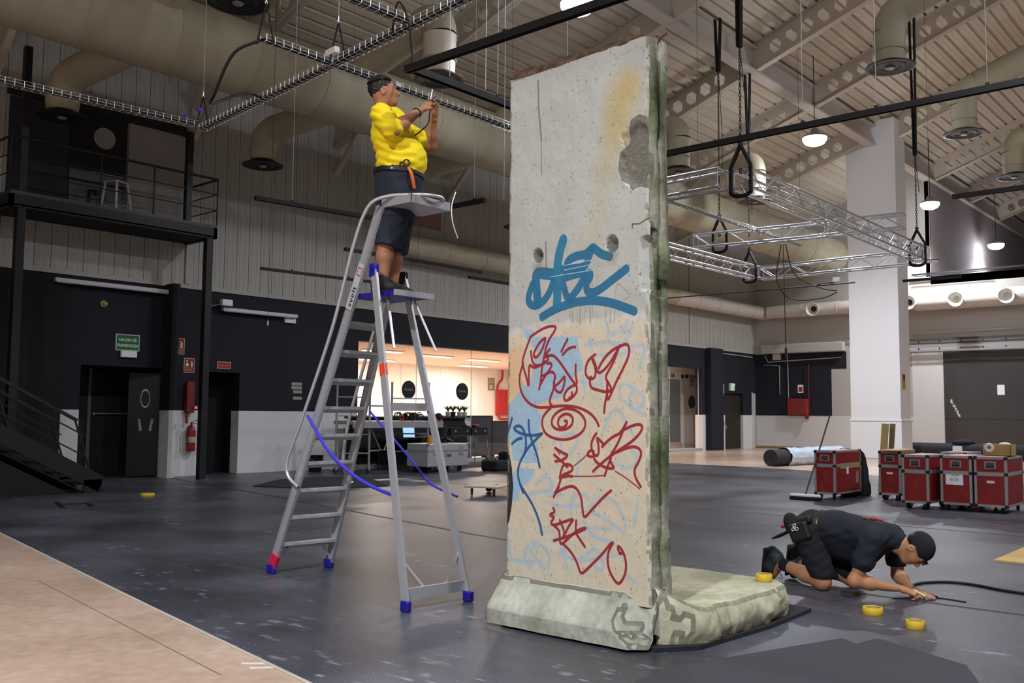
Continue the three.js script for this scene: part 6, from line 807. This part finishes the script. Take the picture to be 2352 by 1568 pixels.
{ // the man kneeling on the floor
  const t = thing('person', 'man in dark shirt and black cap kneeling on the floor over his forearms', 'person', [7.4, 0.004, -2.9], -Math.PI / 2);
  const kN = [-0.13, 0.07, 0.13], aN = [-0.5, 0.165, 0.08], kF = [0.0, 0.07, -0.17], aF = [-0.42, 0.17, -0.2], hN = [-0.25, 0.44, 0.11], hF = [-0.21, 0.44, -0.12];
  const sN = [0.29, 0.43, 0.19], eN = [0.17, 0.125, 0.25], wN = [0.43, 0.085, 0.1], sF = [0.32, 0.43, -0.18], eF = [0.33, 0.13, -0.23], wF = [0.45, 0.065, -0.13];
  const limbs = [cap(aN, lerp3(aN, kN, 0.6), 0.04, 0.06), cap(lerp3(aN, kN, 0.6), kN, 0.06, 0.062), cap(kN, hN, 0.066, 0.095), cap(aF, lerp3(aF, kF, 0.6), 0.04, 0.06), cap(lerp3(aF, kF, 0.6), kF, 0.06, 0.062), cap(kF, hF, 0.066, 0.095), cap(aN, [-0.57, 0.06, 0.075], 0.036, 0.03), cap(aF, [-0.5, 0.06, -0.205], 0.036, 0.03), cap(sN, eN, 0.058, 0.048), cap(eN, lerp3(eN, wN, 0.35), 0.048, 0.046), cap(lerp3(eN, wN, 0.35), wN, 0.046, 0.029), cap(sF, eF, 0.056, 0.046), cap(eF, lerp3(eF, wF, 0.35), 0.046, 0.045), cap(lerp3(eF, wF, 0.35), wF, 0.045, 0.029)];
  const torso = [ell([-0.25, 0.455, 0], [0.14, 0.14, 0.17], 0), ell([-0.03, 0.47, 0], [0.2, 0.125, 0.16], -0.02), ell([0.2, 0.44, 0], [0.19, 0.13, 0.18], -0.12), cap([0.3, 0.45, 0.13], [0.32, 0.45, -0.13], 0.07), cap([0.36, 0.44, 0], [0.46, 0.41, 0], 0.06, 0.056)];
  const body = surfaceNets(blend([...limbs, ...torso], 0.035), [-0.66, -0.02, -0.34], [0.56, 0.66, 0.36], 0.0115);
  const hm = frame([0.545, 0.375, 0], [0.3, -0.95, 0.05], [0.95, 0.3, 0]);
  const hn = frame([0.475, 0.075, 0.075], [0.85, -0.3, -0.4], [0.3, 0.95, 0.1]), hf = frame([0.495, 0.036, -0.115], [0.95, -0.1, 0.25], [0.1, 1, 0]);
  const hA = surfaceNets(handField([0.8, 0.95, 1.05, 1.1], 0.02, 0.8), [-0.07, -0.1, -0.07], [0.19, 0.05, 0.09], 0.0038), hB = surfaceNets(handField([0.1, 0.08, 0.08, 0.1], 0.1, 0.1), [-0.07, -0.06, -0.08], [0.19, 0.05, 0.1], 0.0038);
  hA.scale(1, 1, -1); { const ix = hA.index.array; for (let i = 0; i < ix.length; i += 3) { const q = ix[i]; ix[i] = ix[i + 1]; ix[i + 1] = q; } }
  part('body', noUV([body, placed(HEAD.clone(), hm), placed(hA, hn), placed(hB, hf)]), M.skin2, t); eyes(t, hm);
  part('hair', placed(surfaceNets((x, y, z) => Math.max(ell([-0.02, 0.03, 0], [0.1, 0.09, 0.08])(x, y, z) - 0.003, x + 0.015, -0.07 - y), [-0.14, -0.1, -0.1], [0.05, 0.14, 0.1], 0.005), hm), M.hair, t);
  part('cap', placed(surfaceNets((x, y, z) => Math.max(ell([-0.012, 0.04, 0], [0.11, 0.1, 0.086])(x, y, z) - 0.004, 0.028 - y - x * 0.12, -ell([-0.012, 0.035, 0], [0.098, 0.09, 0.076])(x, y, z)), [-0.15, -0.02, -0.11], [0.13, 0.17, 0.11], 0.0045), hm), M.blackMatte, t).userData.label = 'black cap'; part('cap_band', placed(B(0.05, 0.012, 0.1, 0.1, 0.03, 0), hm), M.blackMatte, t);
  const sh = blend([(x, y, z) => ell([-0.1, 0.475, 0], [0.17, 0.13, 0.165])(x, y, z) - 0.006, (x, y, z) => torso[1](x, y, z) - 0.014, (x, y, z) => torso[2](x, y, z) - 0.014, (x, y, z) => torso[3](x, y, z) - 0.012, cap(sN, lerp3(sN, eN, 0.52), 0.078, 0.086), cap(sF, lerp3(sF, eF, 0.62), 0.076, 0.08), cap([0.34, 0.44, 0], [0.42, 0.42, 0], 0.078, 0.07)], 0.05);
  part('shirt', surfaceNets((x, y, z) => { let d = sh(x, y, z) - 0.004 * wr(x, y, z, 3); d = smin(d, cap([-0.02, 0.36, 0], [0.15, 0.33, 0], 0.13)(x, y, z), 0.06); return Math.max(d, -0.2 - x + (y - 0.45) * 0.2, 0.2 - y); }, [-0.3, 0.16, -0.32], [0.52, 0.68, 0.34], 0.009), M.shirt2, t).userData.label = 'dark navy shirt with red back print';
  { const g = []; for (const [u, w, z] of [[0.2, 0.06, 0.07], [0.235, 0.05, 0.05], [0.26, 0.07, 0.02], [0.3, 0.05, 0.05], [0.225, 0.04, -0.03], [0.275, 0.05, -0.05], [0.31, 0.04, -0.01]]) { const yy = 0.44 + Math.sqrt(Math.max(0, 1 - ((u - 0.2) / 0.21) ** 2 - (z / 0.2) ** 2)) * 0.145 - (u - 0.2) * 0.12 + 0.008; g.push(RB(w, 0.004, 0.02, 0.0015, u, yy, z, 0, rr(-0.4, 0.4), -0.25)); } part('back_print', merge(g), std('#a8402c', 0.8), t); }
  const so = blend([ell([-0.25, 0.455, 0], [0.155, 0.155, 0.185]), cap(hN, [-0.14, 0.14, 0.125], 0.125, 0.098), cap(hF, [-0.01, 0.13, -0.165], 0.125, 0.095)], 0.05);
  part('shorts', surfaceNets((x, y, z) => Math.max(so(x, y, z) - 0.004 * wr(x, y, z, 6), 0.1 - y - (z > 0 ? 0 : 0.02), x - 0.14), [-0.48, 0.06, -0.32], [0.2, 0.66, 0.3], 0.011), M.shorts2, t).userData.label = 'black shorts';
  part('skin_gap', surfaceNets((x, y, z) => { const d = ell([-0.2, 0.47, 0], [0.16, 0.135, 0.17])(x, y, z) - 0.006; return Math.max(d, Math.abs(x + 0.16) - 0.02, 0.5 - y); }, [-0.24, 0.46, -0.22], [-0.1, 0.66, 0.22], 0.007), M.skin2, t);
  for (const [hp, a, sgn] of [[[-0.575, 0.29, 0.078], aN, 1], [[-0.495, 0.295, -0.205], aF, -1]]) { const toe = [hp[0] - 0.05, 0.05, hp[2]], ball = [hp[0] - 0.045, 0.09, hp[2]]; const s = part('shoe', surfaceNets(blend([cap([hp[0] + 0.0, hp[1] - 0.035, hp[2]], [ball[0] + 0.02, ball[1] + 0.03, ball[2]], 0.045, 0.05), cap([ball[0] + 0.02, ball[1] + 0.03, ball[2]], [toe[0] + 0.03, toe[1] - 0.01, toe[2]], 0.05, 0.036), cap([hp[0] + 0.045, hp[1] - 0.075, hp[2]], [hp[0] + 0.06, hp[1] - 0.11, hp[2]], 0.05)], 0.04), [hp[0] - 0.16, -0.02, hp[2] - 0.09], [hp[0] + 0.16, hp[1] + 0.06, hp[2] + 0.09], 0.007), M.shoe2, t); part('sole', bar([hp[0] - 0.045, hp[1] - 0.01, hp[2]], [toe[0] - 0.022, 0.03, hp[2]], 0.018, 0.092, [1, 0, 0]), M.sole, s); part('lace', tube([[hp[0] + 0.06, hp[1] - 0.17, hp[2] + 0.05], [hp[0] + 0.1, hp[1] - 0.2, hp[2] + 0.06], [hp[0] + 0.11, hp[1] - 0.24, hp[2] + 0.05], [hp[0] + 0.08, hp[1] - 0.23, hp[2] + 0.05]], 0.003, 12, 5), M.black, s); part('sock', rod(lerp3(a, a === aN ? kN : kF, 0.02), lerp3(a, a === aN ? kN : kF, 0.2), 0.05, 16, 0.05), M.sock, t); }
  part('belt', surfaceNets((x, y, z) => { const d = ell([-0.22, 0.46, 0], [0.2, 0.158, 0.19])(x, y, z); return Math.max(d, -(d + 0.02), Math.abs(x + 0.2 - (y - 0.45) * 0.2) - 0.022); }, [-0.3, 0.28, -0.24], [-0.1, 0.66, 0.24], 0.009), M.black, t);
}
{ const t = thing('tool_pouch', 'black tool pouch with shiny clips on the hip of the kneeling man', 'pouch', [7.4, 0.004, -2.9], -Math.PI / 2); part('pouch', RB(0.17, 0.15, 0.07, 0.025, -0.27, 0.45, 0.215, 0, 0, 0.35), std('#17130f', 0.5), t); part('flap', RB(0.12, 0.06, 0.05, 0.02, -0.24, 0.54, 0.2, 0, 0, 0.35), M.black, t); for (const [x, y] of [[-0.3, 0.5], [-0.28, 0.475], [-0.31, 0.47]]) part('clip', torus(0.012, 0.004, 6, 12), M.chrome, t, [x, y, 0.255]); }
{ const t = thing('spare_cap', 'black peaked cap with a red emblem hanging at the back of the kneeling man', 'cap', [7.4, 0.004, -2.9], -Math.PI / 2); part('crown', new THREE.SphereGeometry(0.085, 20, 14).scale(0.75, 1.15, 0.9), M.blackMatte, t, [-0.385, 0.49, 0.1], [0, 0, 0.4]); part('peak', bar([-0.4, 0.44, 0.1], [-0.53, 0.37, 0.1], 0.15, 0.012, [0, 0, 1]), M.blackMatte, t); part('emblem', new THREE.SphereGeometry(0.016, 10, 8), M.red, t, [-0.44, 0.475, 0.16]); }
{ const t = thing('cutter_knife', 'pale cutter knife in the hand of the kneeling man', 'knife', [7.4, 0.004, -2.9], -Math.PI / 2); part('handle', bar([0.53, 0.07, 0.03], [0.6, 0.03, 0.0], 0.02, 0.012), std('#c9cf9a', 0.5), t); part('blade', bar([0.6, 0.03, 0.0], [0.615, 0.008, -0.005], 0.012, 0.001), M.chrome, t); }
{ // seated person far behind
  const t = thing('person', 'person in a black printed top seated at the desk with the laptop', 'person', [16.35, 0, -16.35], Math.PI - 0.25);
  const torso = [ell([0.02, 0.62, 0], [0.13, 0.14, 0.17]), ell([0.04, 0.82, 0], [0.13, 0.2, 0.17], -0.1), cap([0.05, 0.98, 0.14], [0.05, 0.98, -0.14], 0.075), cap([0.06, 1.0, 0], [0.08, 1.12, 0], 0.06, 0.055)];
  const limb = [cap([0.02, 0.52, 0.1], [0.44, 0.5, 0.12], 0.085, 0.065), cap([0.44, 0.5, 0.12], [0.42, 0.1, 0.12], 0.06, 0.04), cap([0.02, 0.52, -0.1], [0.44, 0.5, -0.12], 0.085, 0.065), cap([0.44, 0.5, -0.12], [0.42, 0.1, -0.12], 0.06, 0.04), cap([0.42, 0.06, 0.12], [0.55, 0.05, 0.12], 0.045, 0.04), cap([0.42, 0.06, -0.12], [0.55, 0.05, -0.12], 0.045, 0.04), cap([0.05, 0.97, 0.2], [0.15, 0.74, 0.24], 0.058, 0.05), cap([0.15, 0.74, 0.24], [0.42, 0.8, 0.14], 0.048, 0.034), cap([0.05, 0.97, -0.2], [0.15, 0.74, -0.24], 0.058, 0.05), cap([0.15, 0.74, -0.24], [0.42, 0.8, -0.14], 0.048, 0.034)];
  const hm = frame([0.12, 1.22, 0], [0.92, -0.38, 0], [0.38, 0.92, 0]), h2 = surfaceNets(handField([0.4, 0.4, 0.45, 0.5]), [-0.07, -0.1, -0.07], [0.19, 0.05, 0.09], 0.006);
  part('body', noUV([surfaceNets(blend([...torso, ...limb], 0.035), [-0.2, -0.02, -0.36], [0.66, 1.2, 0.36], 0.015), placed(HEAD.clone(), hm), placed(h2.clone(), frame([0.46, 0.805, 0.12], [1, -0.1, -0.1], [0.1, 1, 0])), placed(h2.clone(), frame([0.46, 0.805, -0.12], [1, -0.1, 0.1], [0.1, 1, 0]))]), M.skin, t);
  part('top', surfaceNets((x, y, z) => Math.max(blend([...torso.slice(0, 3).map((f) => (a, b, c) => f(a, b, c) - 0.02), cap([0.05, 0.97, 0.2], [0.14, 0.77, 0.235], 0.08, 0.072), cap([0.05, 0.97, -0.2], [0.14, 0.77, -0.235], 0.08, 0.072)], 0.05)(x, y, z), 0.54 - y), [-0.24, 0.5, -0.38], [0.3, 1.14, 0.38], 0.014), M.blackMatte, t); part('trousers', surfaceNets(blend(limb.slice(0, 6).map((f) => (a, b, c) => f(a, b, c) - 0.014), 0.04), [-0.16, -0.03, -0.3], [0.66, 0.68, 0.3], 0.016), M.black, t);
  part('hood', placed(surfaceNets((x, y, z) => Math.max(ell([-0.015, 0.035, 0], [0.115, 0.105, 0.09])(x, y, z) - 0.006, x - 0.06), [-0.15, -0.09, -0.12], [0.13, 0.16, 0.12], 0.008), hm), M.blackMatte, t); part('back_print', merge([bar([-0.128, 0.72, 0.16], [-0.13, 0.95, 0.04], 0.012, 0.004, [0, 0, 1]), bar([-0.13, 0.95, 0.04], [-0.128, 0.72, -0.06], 0.012, 0.004, [0, 0, 1]), bar([-0.13, 0.74, 0.14], [-0.13, 0.74, -0.05], 0.012, 0.004, [0, 1, 0])]), std('#8d8755', 0.7), t);
}
{ const t = thing('seat_stool', 'dark stool under the seated person at the desk', 'stool', [16.33, 0, -16.35]); part('seat', RB(0.36, 0.05, 0.36, 0.02, 0, 0.42, 0), M.black, t); for (const s of [-1, 1]) for (const q of [-1, 1]) part('leg', rod([s * 0.17, 0, q * 0.17], [s * 0.13, 0.41, q * 0.13], 0.016, 8), M.steel, t); }
// ---------------------------------------------------------------- hand over
scene.traverse((o) => { if (o.isMesh) { o.castShadow = true; o.receiveShadow = true; } });
renderer.render(scene, camera);
